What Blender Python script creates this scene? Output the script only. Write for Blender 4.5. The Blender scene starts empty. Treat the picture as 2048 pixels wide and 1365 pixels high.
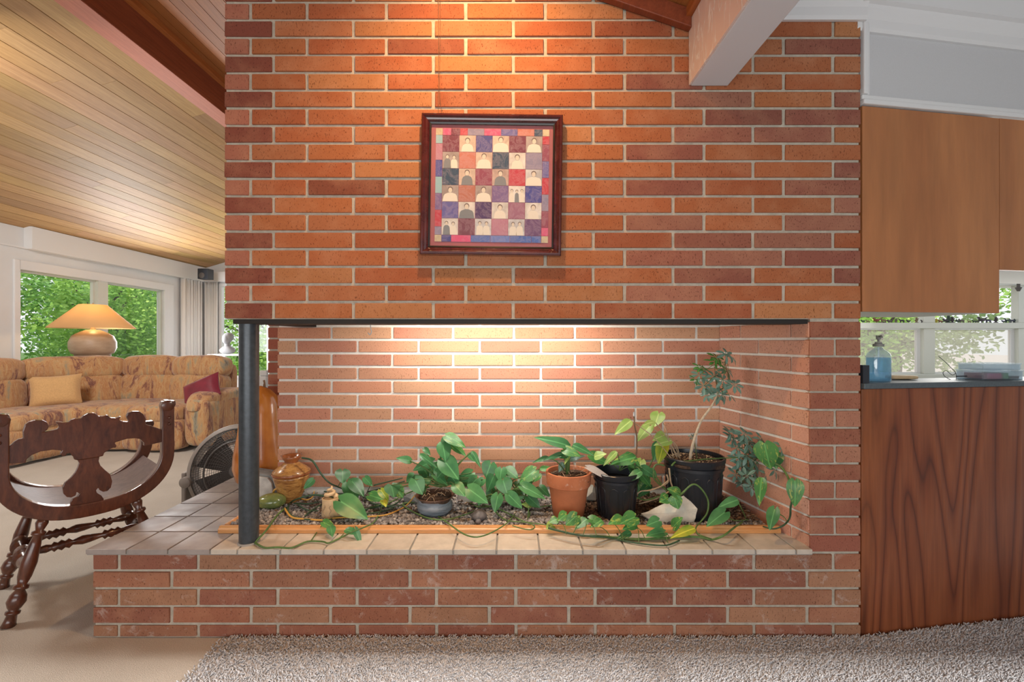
import bpy, bmesh, math, random
import numpy as np
from mathutils import Vector, Matrix, noise
random.seed(7)
rng = np.random.default_rng(7)
D = bpy.data; SC = bpy.context.scene; COL = SC.collection
F, CX, CY, CH = 905.0, 1024.0, 682.5, 1.138     # focal length in px, centre, camera height
# ---------------------------------------------------------------- camera, world, lights
cam = D.objects.new('camera', D.cameras.new('camera')); COL.objects.link(cam)
cam.location = (0, 0, CH); cam.rotation_euler = (math.pi/2, 0, 0)
cam.data.sensor_width = 36; cam.data.lens = F/2048*36; cam.data.clip_start = .02; cam.data.clip_end = 200
SC.camera = cam
SC.view_settings.view_transform = 'Standard'; SC.view_settings.look = 'None'
SC.view_settings.exposure = 0.08; SC.view_settings.gamma = 1; SC.view_settings.use_curve_mapping = False
w = D.worlds.new('sky'); SC.world = w; w.use_nodes = True
bg = w.node_tree.nodes['Background']; bg.inputs[0].default_value = (.93, .965, 1, 1); bg.inputs[1].default_value = 1.15
SC.cycles.use_denoising = True
SC.cycles.sample_clamp_indirect = 4

def light(name, kind, loc, target, energy, color, **kw):
    l = D.lights.new(name, kind); l.energy = energy; l.color = color
    for k, v in kw.items(): setattr(l, k, v)
    o = D.objects.new(name, l); COL.objects.link(o); o.location = loc
    o.rotation_euler = (Vector(target)-Vector(loc)).to_track_quat('-Z', 'Y').to_euler()
    return o
light('sun', 'SUN', (0, -10, 6), (-.35, 0, .683), 2.7, (1, .96, .90), angle=.014)
light('room_fill_light', 'AREA', (-.3, -2.5, .95), (-.3, 2, .4), 60, (1, .975, .94), shape='RECTANGLE', size=4.5, size_y=1.3)  # added fill behind the camera, stands in for unseen windows
light('ceiling_spot', 'SPOT', (-.12, 1.22, 2.66), (-.12, 1.80, 1.60), 80, (1, .57, .25), spot_size=math.radians(125), spot_blend=1.0, shadow_soft_size=.03)
light('niche_light', 'AREA', (-.08, 1.95, 1.285), (-.06, 2.22, .75), 8.5, (1, .91, .78), shape='RECTANGLE', size=.85, size_y=.05)
light('living_daylight', 'AREA', (-5.5, 7.0, 1.42), (-2.5, 6.6, 1.42), 85, (.98, .98, 1), shape='RECTANGLE', size=1.3, size_y=1.1)
light('living_fill_light', 'AREA', (-3.4, 2.2, 2.75), (-4.0, 4.2, .4), 70, (1, .96, .90), shape='DISK', size=.6)  # added fill to brighten the living room, not an actual fixture
light('kitchen_daylight', 'AREA', (3.7, 3.3, 1.6), (2.3, 2.0, 1.0), 24, (1, .98, .93), shape='RECTANGLE', size=1.0, size_y=.8)

# ---------------------------------------------------------------- helpers
WM = {}
def P(px, py, d): return Vector(((px-CX)*d/F, d, CH-(py-CY)*d/F))
def G(px, py, z=.377):
    d = (CH-z)*F/(py-CY); return Vector(((px-CX)*d/F, d, z))
def attach(o, parent, mw):
    COL.objects.link(o); WM[o.name] = mw
    if parent is not None:
        o.parent = parent; o.matrix_parent_inverse = WM[parent.name].inverted()
    o.matrix_basis = mw
def tag(o, label=None, cat=None, group=None, kind=None):
    if label: o['label'] = label
    if cat: o['category'] = cat
    if group: o['group'] = group
    if kind: o['kind'] = kind
    return o
def empty(name, loc, label=None, cat=None, group=None, kind=None):
    o = D.objects.new(name, None); o.empty_display_size = .05
    attach(o, None, Matrix.Translation(Vector(loc))); return tag(o, label, cat, group, kind)
def place(name, mesh, parent, mw, color=None):
    o = D.objects.new(name, mesh); attach(o, parent, mw)
    if color: o.color = (*color, 1)
    return o

class B:
    def __init__(s, xf=None): s.v = []; s.f = []; s.m = []; s.xf = xf; s.mi = 0
    def add(s, vs, fs):
        n = len(s.v)
        for p in vs:
            p = Vector(p); s.v.append(s.xf @ p if s.xf else p)
        for f in fs: s.f.append([n+i for i in f]); s.m.append(s.mi)
        return s
    def box(s, x0, x1, y0, y1, z0, z1, fn=None):
        c = [(x, y, z) for x in (x0, x1) for y in (y0, y1) for z in (z0, z1)]
        if fn: c = [fn(*q) for q in c]
        return s.add(c, [(0,1,3,2),(4,6,7,5),(0,4,5,1),(2,3,7,6),(0,2,6,4),(1,5,7,3)])
    def tube(s, pts, r, seg=6, cap=True):
        pts = [Vector(p) for p in pts]; n = len(pts); vs = []; up = None
        for i, p in enumerate(pts):
            t = (pts[min(i+1, n-1)]-pts[max(i-1, 0)])
            t = t.normalized() if t.length > 1e-9 else Vector((0,0,1))
            if up is None: up = t.orthogonal().normalized()
            up = (up - t*up.dot(t)); up = up.normalized() if up.length > 1e-6 else t.orthogonal().normalized()
            b = t.cross(up); ri = r[i] if isinstance(r, (list, tuple)) else r
            for k in range(seg):
                a = 2*math.pi*k/seg; vs.append(p+up*math.cos(a)*ri+b*math.sin(a)*ri)
        fs = [(i*seg+k, i*seg+(k+1) % seg, (i+1)*seg+(k+1) % seg, (i+1)*seg+k) for i in range(n-1) for k in range(seg)]
        if cap: fs += [tuple(range(seg))[::-1], tuple(range((n-1)*seg, n*seg))]
        return s.add(vs, fs)
    def lathe(s, a, b, prof, seg=20, cap=True):      # prof: (t 0..1 along a-b, radius)
        a = Vector(a); b = Vector(b); t = (b-a).normalized(); u = t.orthogonal().normalized(); w_ = t.cross(u); vs = []
        for q, r in prof:
            c = a.lerp(b, q)
            for k in range(seg):
                an = 2*math.pi*k/seg; vs.append(c+u*math.cos(an)*r+w_*math.sin(an)*r)
        n = len(prof)
        fs = [(i*seg+k, i*seg+(k+1) % seg, (i+1)*seg+(k+1) % seg, (i+1)*seg+k) for i in range(n-1) for k in range(seg)]
        if cap: fs += [tuple(range(seg))[::-1], tuple(range((n-1)*seg, n*seg))]
        return s.add(vs, fs)
    def prism(s, poly, fn, t0, t1):
        n = len(poly); vs = [fn(a, b, t0) for a, b in poly]+[fn(a, b, t1) for a, b in poly]
        return s.add(vs, [tuple(range(n))[::-1], tuple(range(n, 2*n))]+[(i, (i+1) % n, n+(i+1) % n, n+i) for i in range(n)])
    def puff(s, c, size, n=5, cuts=7, rot=None, nz=0, seed=0, bend=None):   # rounded cushion
        c = Vector(c); hx, hy, hz = [q/2 for q in size]; idx = {}; vs = []; fs = []
        def vert(a, b, e):
            key = (round(a, 4), round(b, 4), round(e, 4))
            if key not in idx:
                q = (abs(a)**n+abs(b)**n+abs(e)**n)**(1/n); p = Vector((a/q*hx, b/q*hy, e/q*hz))
                if nz:
                    dd = noise.noise(p*6+Vector((seed*7.3, seed, 0)))*nz + noise.noise(p*17+Vector((seed, 3, 0)))*nz*.35
                    p += p.normalized()*dd
                if bend: p = bend(p)
                if rot: p = rot @ p
                idx[key] = len(vs); vs.append(c+p)
            return idx[key]
        R = [-1+2*i/cuts for i in range(cuts+1)]
        for ax in range(3):
            for sg in (-1, 1):
                for i in range(cuts):
                    for j in range(cuts):
                        q = []
                        for (a, b) in ((i,j),(i+1,j),(i+1,j+1),(i,j+1)):
                            t = [0,0,0]; t[ax] = sg; t[(ax+1) % 3] = R[a]; t[(ax+2) % 3] = R[b]; q.append(vert(*t))
                        fs.append(q if sg > 0 else q[::-1])
        return s.add(vs, fs)
    def obj(s, name, mat, parent=None, smooth=False, color=None, bevel=0, origin=None, kind=None, label=None):
        lo = [min(p[i] for p in s.v) for i in range(3)]; hi = [max(p[i] for p in s.v) for i in range(3)]
        c = Vector(origin) if origin else Vector([(lo[i]+hi[i])/2 for i in range(3)])
        me = D.meshes.new(name); me.from_pydata([tuple(p-c) for p in s.v], [], s.f)
        bm = bmesh.new(); bm.from_mesh(me); bmesh.ops.recalc_face_normals(bm, faces=bm.faces[:]); bm.to_mesh(me); bm.free()
        for m in (mat if isinstance(mat, list) else [mat]): me.materials.append(m)
        if isinstance(mat, list): me.polygons.foreach_set('material_index', s.m)
        if smooth:
            me.polygons.foreach_set('use_smooth', [True]*len(me.polygons))
            if smooth != 'all': me.set_sharp_from_angle(angle=math.radians(40))
        o = place(name, me, parent, Matrix.Translation(c), color)
        if bevel:
            md = o.modifiers.new('bevel', 'BEVEL'); md.width = bevel; md.segments = 2; md.limit_method = 'ANGLE'
        return tag(o, label, None, None, kind)
def spline(pts, n=6):
    pts = [Vector(p) for p in pts]; out = []
    for i in range(len(pts)-1):
        p0 = pts[max(i-1, 0)]; p1 = pts[i]; p2 = pts[i+1]; p3 = pts[min(i+2, len(pts)-1)]
        for k in range(n):
            t = k/n
            out.append(.5*((2*p1)+(p2-p0)*t+(2*p0-5*p1+4*p2-p3)*t*t+(3*p1-p0-3*p2+p3)*t**3))
    return out+[pts[-1]]

# ---------------------------------------------------------------- materials
class M:
    def __init__(s, name, color=(.5,.5,.5), rough=.6, metal=0, **kw):
        m = s.m = D.materials.new(name); m.use_nodes = True; s.t = m.node_tree; s.b = s.t.nodes['Principled BSDF']
        s.b.inputs['Base Color'].default_value = (*color, 1); s.b.inputs['Roughness'].default_value = rough; s.b.inputs['Metallic'].default_value = metal
        for k, v in kw.items(): s.b.inputs[k.replace('_', ' ')].default_value = v
        m.diffuse_color = (*color, 1)
    def n(s, ty, **kw):
        nd = s.t.nodes.new('ShaderNode'+ty)
        for k, v in kw.items():
            if k in nd.inputs and not hasattr(nd, k): nd.inputs[k].default_value = v
            elif hasattr(nd, k): setattr(nd, k, v)
            else: nd.inputs[k.replace('_', ' ')].default_value = v
        return nd
    def l(s, a, b): s.t.links.new(a, b)
    def coord(s, scale=(1,1,1), rand=True, gen='Object', rot=(0,0,0)):
        tc = s.n('TexCoord'); mp = s.n('Mapping'); mp.inputs['Scale'].default_value = scale; mp.inputs['Rotation'].default_value = rot
        s.l(tc.outputs[gen], mp.inputs['Vector'])
        if rand:
            oi = s.n('ObjectInfo'); mu = s.n('Math', operation='MULTIPLY'); mu.inputs[1].default_value = 37.0; s.l(oi.outputs['Random'], mu.inputs[0])
            cb = s.n('CombineXYZ')
            for i in range(3): s.l(mu.outputs[0], cb.inputs[i])
            s.l(cb.outputs[0], mp.inputs['Location'])
        return mp.outputs[0]
    def noise(s, vec, scale, detail=4, rough=.55, dist=0):
        nd = s.n('TexNoise'); nd.inputs['Scale'].default_value = scale; nd.inputs['Detail'].default_value = detail
        nd.inputs['Roughness'].default_value = rough; nd.inputs['Distortion'].default_value = dist; s.l(vec, nd.inputs['Vector']); return nd.outputs['Fac']
    def ramp(s, fac, stops, interp='LINEAR'):
        nd = s.n('ValToRGB'); nd.color_ramp.interpolation = interp; e = nd.color_ramp.elements
        while len(e) < len(stops): e.new(.5)
        for i, (p, c) in enumerate(stops):
            e[i].position = p; e[i].color = (*c, 1) if isinstance(c, tuple) else (c, c, c, 1)
        s.l(fac, nd.inputs[0]); return nd.outputs[0]
    def mix(s, a, b, fac, mode='MIX'):
        nd = s.n('Mix', data_type='RGBA', blend_type=mode)
        for x, i in ((fac, 0), (a, 6), (b, 7)):
            if isinstance(x, (int, float)): nd.inputs[i].default_value = x if i == 0 else (x, x, x, 1)
            elif isinstance(x, tuple): nd.inputs[i].default_value = (*x, 1)
            else: s.l(x, nd.inputs[i])
        return nd.outputs[2]
    def ocol(s): return s.n('ObjectInfo').outputs['Color']
    def base(s, c): s.l(c, s.b.inputs['Base Color']); return s
    def rough(s, c): s.l(c, s.b.inputs['Roughness']); return s
    def bump(s, h, strength=.3, dist=.01):
        nd = s.n('Bump'); nd.inputs['Strength'].default_value = strength; nd.inputs['Distance'].default_value = dist
        s.l(h, nd.inputs['Height']); s.l(nd.outputs[0], s.b.inputs['Normal']); return s

# brick: object colour, wire-cut flecks, faint efflorescence
def brick_mat(name, stain):
    a = M(name, rough=.85, Specular_IOR_Level=.25)
    v = a.coord(); big = a.noise(v, 9, 3); c = a.mix(a.ocol(), (.62,.34,.2), a.ramp(big, [(.45,0.0),(.8,.28)]))
    v2 = a.coord((1,1,.42)); fl = a.noise(v2, 270, 2, .55); pit = a.ramp(fl, [(.325,0.0),(.375,1.0)])
    c = a.mix(c, (.50,.44,.42), a.mix(1.0, 0.0, pit), 'MULTIPLY')
    fine = a.noise(v, 420, 2); c = a.mix(c, a.ramp(fine, [(.3,.8),(.7,1.12)]), .7, 'MULTIPLY')
    if stain:
        st = a.noise(v, 16, 6, .75, .6); c = a.mix(c, (.62,.55,.5), a.ramp(st, [(.56,0.0),(.72,.55)]))
    a.base(c); h = a.mix(pit, fine, .35); a.bump(h, .55, .0022); return a.m
m_brick = brick_mat('wire_cut_brick', False); m_brick_st = brick_mat('stained_brick', True)
a = M('mortar', rough=.95, Specular_IOR_Level=.1); v = a.coord(rand=False); a.base(a.ramp(a.noise(v, 30, 5, .7), [(.3,(.42,.38,.31)),(.7,(.60,.55,.46))])); a.bump(a.noise(v, 260, 4, .7), .6, .004); m_mortar = a.m
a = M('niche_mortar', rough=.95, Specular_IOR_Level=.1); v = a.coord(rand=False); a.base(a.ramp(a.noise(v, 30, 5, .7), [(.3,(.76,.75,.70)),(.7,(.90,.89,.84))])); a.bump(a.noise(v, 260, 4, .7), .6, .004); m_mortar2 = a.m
a = M('quarry_tile', rough=.42); v = a.coord(); a.base(a.mix(a.ocol(), a.ramp(a.noise(v, 22, 5, .6), [(.3,.85),(.7,1.08)]), 1.0, 'MULTIPLY')); a.rough(a.ramp(a.noise(v, 9), [(.3,.32),(.7,.55)])); a.bump(a.noise(v, 90), .06, .002); m_tile = a.m
a = M('grout', (.3,.29,.27), .9); m_grout = a.m

def wood(name, c1, c2, axis=(1,14,14), sc=5, rough=.45, bump=.1, ocol=False, dist=1.2, coat=0):
    a = M(name, rough=rough, Coat_Weight=coat, Coat_Roughness=.15); v = a.coord(axis)
    g = a.noise(v, sc, 6, .6, dist); c = a.ramp(g, [(.32, c1), (.68, c2)])
    fine = a.noise(v, sc*9, 3, .6); c = a.mix(c, a.ramp(fine, [(.3,.8),(.7,1.1)]), .7, 'MULTIPLY')
    if ocol: c = a.mix(c, a.ocol(), 1.0, 'MULTIPLY')
    a.base(c); a.bump(fine, bump, .003); return a.m
m_cedar = wood('cedar_plank', (.42,.25,.095), (.56,.365,.16), (14,.55,14), 3, .55, .05, True)
m_redwood = wood('stained_redwood', (.20,.045,.018), (.30,.075,.03), (9,.5,9), 4, .5, .08)
m_salmon = wood('salmon_painted_wood', (.52,.16,.085), (.60,.20,.11), (9,.5,9), 4, .6, .03)
m_orangewood = wood('orange_stained_wood', (.36,.10,.025), (.55,.19,.05), (9,.6,9), 4, .4, .06)
m_traywood = wood('varnished_pine', (.58,.25,.08), (.74,.38,.15), (.8,14,14), 4, .32, .05, coat=.4)
m_walnut = wood('dark_walnut', (.055,.015,.008), (.14,.042,.019), (5,5,1.4), 6, .28, .03, coat=.5)
m_seatwood = wood('worn_walnut_seat', (.12,.075,.07), (.18,.12,.105), (4,4,2), 6, .5, .03)
m_cabinet = wood('smooth_cabinet_plywood', (.37,.135,.048), (.50,.205,.075), (1.6,1.6,.2), 1.6, .42, .02, coat=.2)
# fir plywood: wavy cathedral grain
a = M('fir_plywood', rough=.42, Coat_Weight=.15); v = a.coord((1,1,.16), rand=False)
nf = a.noise(v, 3.6, 1.5, .45, .25); mu = a.n('Math', operation='MULTIPLY'); mu.inputs[1].default_value = 26; a.l(nf, mu.inputs[0]); pp = a.n('Math', operation='PINGPONG'); pp.inputs[1].default_value = 1.0; a.l(mu.outputs[0], pp.inputs[0])
g = a.ramp(pp.outputs[0], [(.0,(.10,.022,.008)),(.14,(.175,.043,.015)),(.5,(.235,.064,.022)),(1,(.265,.077,.028))])
g = a.mix(g, (.34,.11,.025), a.ramp(a.noise(v, 2.2, 2), [(.5,0.0),(.75,.6)])); g = a.mix(g, a.ramp(a.noise(a.coord((9,9,.5), False), 9, 4), [(.3,.75),(.7,1.15)]), .8, 'MULTIPLY')
a.base(g); a.bump(pp.outputs[0], .25, .004); m_ply = a.m
a = M('bowl_burl', rough=.3, Coat_Weight=.6); v = a.coord((1,1,3.2)); a.base(a.ramp(a.noise(v, 22, 5, .7, 1.5), [(.35,(.22,.075,.02)),(.52,(.52,.25,.07)),(.7,(.66,.36,.12))])); m_burl = a.m
m_vaserim = wood('turned_red_wood', (.25,.07,.02), (.4,.13,.04), (4,4,4), 5, .25, .02, coat=.6)
a = M('gourd_skin', rough=.27, Coat_Weight=.5); v = a.coord((1,1,.7)); a.base(a.ramp(a.noise(v, 7, 4, .6), [(.3,(.35,.09,.012)),(.6,(.56,.18,.025)),(.8,(.62,.24,.05))])); m_gourd = a.m

def plain(name, c, rough=.6, metal=0, nz=None, **kw):
    a = M(name, c, rough, metal, **kw)
    if nz:
        v = a.coord(); sc, amt, b = nz; lo = tuple(q*(1-amt) for q in c); hi = tuple(min(1, q*(1+amt)) for q in c)
        f = a.noise(v, sc, 5, .6); a.base(a.ramp(f, [(.3, lo), (.7, hi)]))
        if b: a.bump(f, b, .004)
    return a.m
m_beam = plain('cool_white_beam_paint', (.70,.74,.79), .5)
m_white = plain('white_paint', (.74,.75,.76), .5, nz=(3,.03,0))
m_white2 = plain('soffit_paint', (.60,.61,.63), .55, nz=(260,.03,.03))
m_wtrim = plain('white_gloss_trim', (.78,.79,.80), .35)
m_offwhite = plain('window_paint', (.66,.68,.62), .45)
a = M('brushed_pink_paint', rough=.6); v = a.coord((16,6,1.1)); f = a.noise(v, 3.2, 3, .6, .8)
a.base(a.mix((.80,.66,.60), (.98,.97,.95), a.ramp(f, [(.475,0.0),(.5,1.0),(.525,0.0)]))); a.bump(a.ramp(f, [(.485,0.0),(.5,1.0),(.515,0.0)]), .5, .004); m_pink = a.m
m_steel = plain('black_steel', (.055,.068,.082), .32, .35, nz=(60,.2,.05))
m_lintel = plain('lintel_steel', (.022,.018,.016), .6, .4)
m_blackplastic = plain('black_nursery_plastic', (.012,.015,.021), .27)
m_terra = None
a = M('terracotta', rough=.85); v = a.coord(); c = a.ramp(a.noise(v, 12, 4), [(.3,(.42,.13,.055)),(.7,(.56,.2,.09))]); a.base(a.mix(c, (.72,.6,.52), a.ramp(a.noise(v, 26, 6, .75), [(.56,0.0),(.72,.75)]))); m_terra = a.m
m_terra_body = plain('clean_terracotta', (.5,.165,.07), .8, nz=(10,.18,.03))
a = M('grey_glaze', rough=.35); v = a.coord((1,1,7)); a.base(a.ramp(a.noise(v, 9, 4, .7, .5), [(.3,(.10,.13,.16)),(.6,(.24,.29,.34)),(.75,(.3,.31,.33))])); m_glaze = a.m
m_glazerim = plain('brown_glaze', (.13,.07,.045), .4, nz=(30,.4,.05))
m_soil = plain('potting_soil', (.055,.032,.02), .95, nz=(120,.7,.8))
m_cream = plain('cream_ceramic', (.66,.48,.28), .5, nz=(40,.15,.05))
m_rockwhite = plain('pale_shell_rock', (.66,.62,.53), .8, nz=(13,.25,.5))
m_rockcream = plain('cream_quartz_rock', (.70,.58,.40), .8, nz=(20,.35,.5))
a = M('green_stone', rough=.22, Coat_Weight=.7); v = a.coord(); a.base(a.ramp(a.noise(v, 16, 5, .7, 1), [(.3,(.08,.13,.05)),(.5,(.19,.23,.07)),(.65,(.36,.34,.09))])); m_green_stone = a.m
m_greystone = plain('grey_stone', (.20,.20,.19), .6, nz=(25,.3,.2))
m_marble = plain('cracked_pale_stone', (.62,.60,.55), .6, nz=(18,.25,.3))
m_turtle = plain('turtle_stone', (.12,.11,.11), .6, nz=(60,.4,.4))
a = M('gravel_stones', rough=.85); gi = a.n('NewGeometry'); v = a.coord(rand=False)
c = a.ramp(gi.outputs['Random Per Island'], [(0,(.09,.08,.075)),(.3,(.19,.172,.165)),(.6,(.27,.25,.24)),(.85,(.36,.33,.31)),(1,(.52,.45,.38))]); a.base(c); m_gravel = a.m
a = M('bark_chips', rough=.95); gi = a.n('NewGeometry'); a.base(a.ramp(gi.outputs['Random Per Island'], [(0,(.035,.02,.012)),(.5,(.11,.06,.035)),(1,(.26,.17,.10))])); m_bark = a.m
m_gravelbed = plain('gravel_dust', (.12,.095,.075), .95, nz=(150,.5,.8))

def leafmat(name, c1, c2, c3=None, gloss=.32):
    a = M(name, rough=gloss, Specular_IOR_Level=.5); v = a.coord(gen='Object')
    c = a.ramp(a.noise(v, 1.6, 3), [(.3, c1), (.7, c2)])
    tc = a.n('TexCoord'); sp = a.n('SeparateXYZ'); a.l(tc.outputs['Object'], sp.inputs[0]); ab = a.n('Math', operation='ABSOLUTE'); a.l(sp.outputs[1], ab.inputs[0])
    c = a.mix(c, tuple(min(1, q*1.7+.03) for q in c2), a.ramp(ab.outputs[0], [(.0,.8),(.035,0.0)]))
    if c3: c = a.mix(c, c3, a.ramp(a.noise(a.coord((1.0,3.2,1)), 2.4, 4, .7, .8), [(.56,0.0),(.62,.9)]))
    a.base(c); tr = a.n('BsdfTranslucent'); a.l(c, tr.inputs['Color']); mx = a.n('MixShader'); mx.inputs[0].default_value = .28
    out = a.t.nodes['Material Output']; a.l(a.b.outputs[0], mx.inputs[1]); a.l(tr.outputs[0], mx.inputs[2]); a.l(mx.outputs[0], out.inputs[0]); return a.m
m_leaf = leafmat('philodendron_leaf', (.055,.20,.075), (.11,.33,.12))
m_leafd = leafmat('dark_leaf', (.045,.16,.06), (.075,.25,.09))
m_leafv = leafmat('variegated_leaf', (.06,.21,.06), (.11,.34,.09), (.45,.55,.12))
m_leafl = leafmat('lime_leaf', (.30,.50,.10), (.46,.62,.2))
m_leafy = leafmat('yellowing_leaf', (.16,.36,.04), (.62,.55,.06))
m_leafs = leafmat('schefflera_leaf', (.13,.25,.205), (.23,.41,.33))
m_leafs2 = leafmat('bright_schefflera_leaf', (.07,.26,.05), (.14,.38,.09))
m_leaftree = leafmat('outdoor_foliage', (.17,.40,.05), (.48,.72,.16), gloss=.5)
m_leaftree2 = leafmat('dark_outdoor_foliage', (.11,.30,.05), (.28,.54,.12), gloss=.5)
m_leafpale = leafmat('pale_outdoor_foliage', (.2,.33,.1), (.42,.52,.25), gloss=.6)
m_dry = plain('dry_leaf', (.42,.38,.36), .8, nz=(30,.2,.2))
m_stem = plain('green_stem', (.09,.17,.045), .5, nz=(40,.3,0)); m_stemd = plain('dark_stem', (.035,.085,.04), .5, nz=(40,.3,0))
m_stemy = plain('ochre_stem', (.62,.33,.06), .5); m_stemw = plain('woody_stem', (.42,.31,.2), .8, nz=(60,.25,.2)); m_stemb = plain('brown_twig', (.2,.11,.06), .8, nz=(60,.3,.2))
m_paletrunk = plain('pale_woody_trunk', (.56,.46,.33), .8, nz=(60,.2,.2))
m_trunk = plain('tree_bark', (.07,.05,.04), .9)

a = M('tan_carpet', rough=1, Specular_IOR_Level=.05, Sheen_Weight=.2); v = a.coord(rand=False)
a.base(a.mix(a.ramp(a.noise(v, 3, 4), [(.3,(.51,.455,.39)),(.7,(.59,.535,.465))]), a.ramp(a.noise(v, 240, 3, .7), [(.3,.75),(.7,1.15)]), .8, 'MULTIPLY')); a.bump(a.noise(v, 330, 3, .7), .7, .006); m_carpet = a.m
a = M('grey_carpet', rough=1, Specular_IOR_Level=.05, Sheen_Weight=.2); gi = a.n('NewGeometry'); a.base(a.ramp(gi.outputs['Random Per Island'], [(0,(.44,.44,.46)),(.5,(.60,.60,.625)),(1,(.73,.735,.76))])); m_rug = a.m
m_rugbase = plain('grey_carpet_backing', (.52,.52,.54), 1, nz=(300,.4,.6))
a = M('sofa_fabric', rough=.9, Sheen_Weight=.35, Specular_IOR_Level=.15); v = a.coord((3.0,3.0,.7), rot=(.12,.15,0))
f1 = a.noise(v, 2.7, 6, .68, .7); c = a.ramp(f1, [(.30,(.17,.13,.10)),(.36,(.28,.26,.19)),(.42,(.44,.27,.13)),(.47,(.50,.29,.13)),(.50,(.40,.18,.075)),(.54,(.46,.27,.13)),(.575,(.30,.13,.07)),(.61,(.15,.06,.055)),(.65,(.40,.19,.09)),(.8,(.46,.27,.13))])
f2 = a.noise(a.coord((8,8,1.6), rot=(.5,.3,.2)), 4, 4, .7, 1.5); c = a.mix(c, (.62,.46,.28), a.ramp(f2, [(.56,0.0),(.66,.4)]))
c = a.mix(c, (.68,.52,.36), a.ramp(a.noise(a.coord((3,3,14), rot=(0,.5,.4)), 5, 2, .5, 2), [(.492,0.0),(.5,.5),(.508,0.0)]))
a.base(c); a.bump(f2, .25, .01); m_sofa = a.m
m_pillow = plain('tan_pillow_fabric', (.56,.33,.14), .95, nz=(90,.1,.2), Sheen_Weight=.3)
m_maroon = plain('maroon_velvet', (.17,.006,.022), .6, nz=(8,.3,0), Sheen_Weight=.15)
a = M('lamp_shade', (.50,.35,.20), .8); tr = a.n('BsdfTranslucent'); tr.inputs[0].default_value = (.85,.52,.22,1); mx = a.n('MixShader'); mx.inputs[0].default_value = .35
a.l(a.b.outputs[0], mx.inputs[1]); a.l(tr.outputs[0], mx.inputs[2]); a.l(mx.outputs[0], a.t.nodes['Material Output'].inputs[0]); m_shade = a.m
a = M('lamp_glaze', rough=.45); v = a.coord((1,1,3)); a.base(a.ramp(a.noise(v, 7, 4), [(.3,(.36,.25,.165)),(.7,(.48,.36,.25))])); m_lampbase = a.m
m_curtain = plain('sheer_white_curtain', (.88,.88,.87), .9)
m_fan = plain('fan_grey_plastic', (.27,.235,.21), .5); m_fandark = plain('fan_dark_wire', (.10,.09,.085), .45)
m_counter = plain('slate_counter', (.085,.11,.125), .5, nz=(120,.15,.03)); m_speaker = plain('dark_speaker', (.02,.025,.035), .5); m_marb = plain('grey_plaster', (.5,.5,.5), .6); m_bust = plain('dark_plaster', (.26,.26,.27), .55)
m_frame = wood('mahogany_frame', (.045,.006,.008), (.10,.016,.016), (3,3,3), 5, .2, .01, coat=.8)
m_framelip = plain('black_lip', (.012,.010,.011), .3)
m_mat = plain('rose_matboard', (.40,.13,.15), .75, nz=(4,.12,0))
a = M('marbled_paper', rough=.7); v = a.coord(); f = a.noise(v, 22, 4, .65, 2.0)
a.base(a.mix(a.ocol(), (.62,.5,.56), a.ramp(f, [(.45,0.0),(.54,.22),(.60,.03),(.68,.3)]))); m_paper = a.m
a = M('old_photo', rough=.6); v = a.coord(); a.base(a.mix(a.ocol(), a.ramp(a.noise(v, 25, 4, .6, .6), [(.35,.62),(.65,1.05)]), .8, 'MULTIPLY')); m_photo = a.m
m_face = plain('photo_light', (.72,.66,.56), .6); m_dress = plain('photo_dress', (.80,.77,.68), .6); m_hair = plain('photo_dark', (.16,.13,.13), .6); m_suit = plain('photo_grey', (.22,.25,.28), .6)
def glass(name, rough=.0, tint=(1,1,1), tr_amt=.93, haze=0, hazecol=(.8,.78,.7)):
    m = D.materials.new(name); m.use_nodes = True; t = m.node_tree; t.nodes.clear(); o = t.nodes.new('ShaderNodeOutputMaterial')
    tp = t.nodes.new('ShaderNodeBsdfTransparent'); tp.inputs[0].default_value = (*tint, 1); gl = t.nodes.new('ShaderNodeBsdfGlossy'); gl.inputs[1].default_value = rough
    mx = t.nodes.new('ShaderNodeMixShader'); mx.inputs[0].default_value = 1-tr_amt; t.links.new(tp.outputs[0], mx.inputs[1]); t.links.new(gl.outputs[0], mx.inputs[2]); last = mx
    if haze:
        df = t.nodes.new('ShaderNodeBsdfTranslucent'); df.inputs[0].default_value = (*hazecol, 1); m2 = t.nodes.new('ShaderNodeMixShader'); m2.inputs[0].default_value = haze
        t.links.new(mx.outputs[0], m2.inputs[1]); t.links.new(df.outputs[0], m2.inputs[2]); last = m2
    t.links.new(last.outputs[0], o.inputs[0]); return m
m_glass = glass('window_glass', tr_amt=.985); m_screen = glass('insect_screen', tr_amt=.98, haze=.30, hazecol=(.80,.74,.66)); m_pglass = glass('picture_glass', .02, tr_amt=.95)
m_plastic = glass('clear_plastic', .1, (.86,.93,.97), .8, .25, (.8,.85,.9)); m_blue = glass('blue_liquid', .05, (.55,.80,.95), .9, .15, (.35,.6,.85))

# ---------------------------------------------------------------- dimensions
ZF, SF = 1.733, 522.3           # front brick plane depth, px per metre there
ZB, SB = 2.2625, 400.0          # niche back wall
XL, XR = -1.101, 1.336          # upper wall
HT = .349                       # hearth tile top
def xf_(px): return (px-CX)/SF
def zf_(py): return CH-(py-CY)/SF
W = 5.7; YF = 8.307
ML = .29; HL0 = 1.321
def hleft(x): return CH+HL0+ML*(x+W)
def hright(x): return CH+1.49-.35*x

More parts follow.
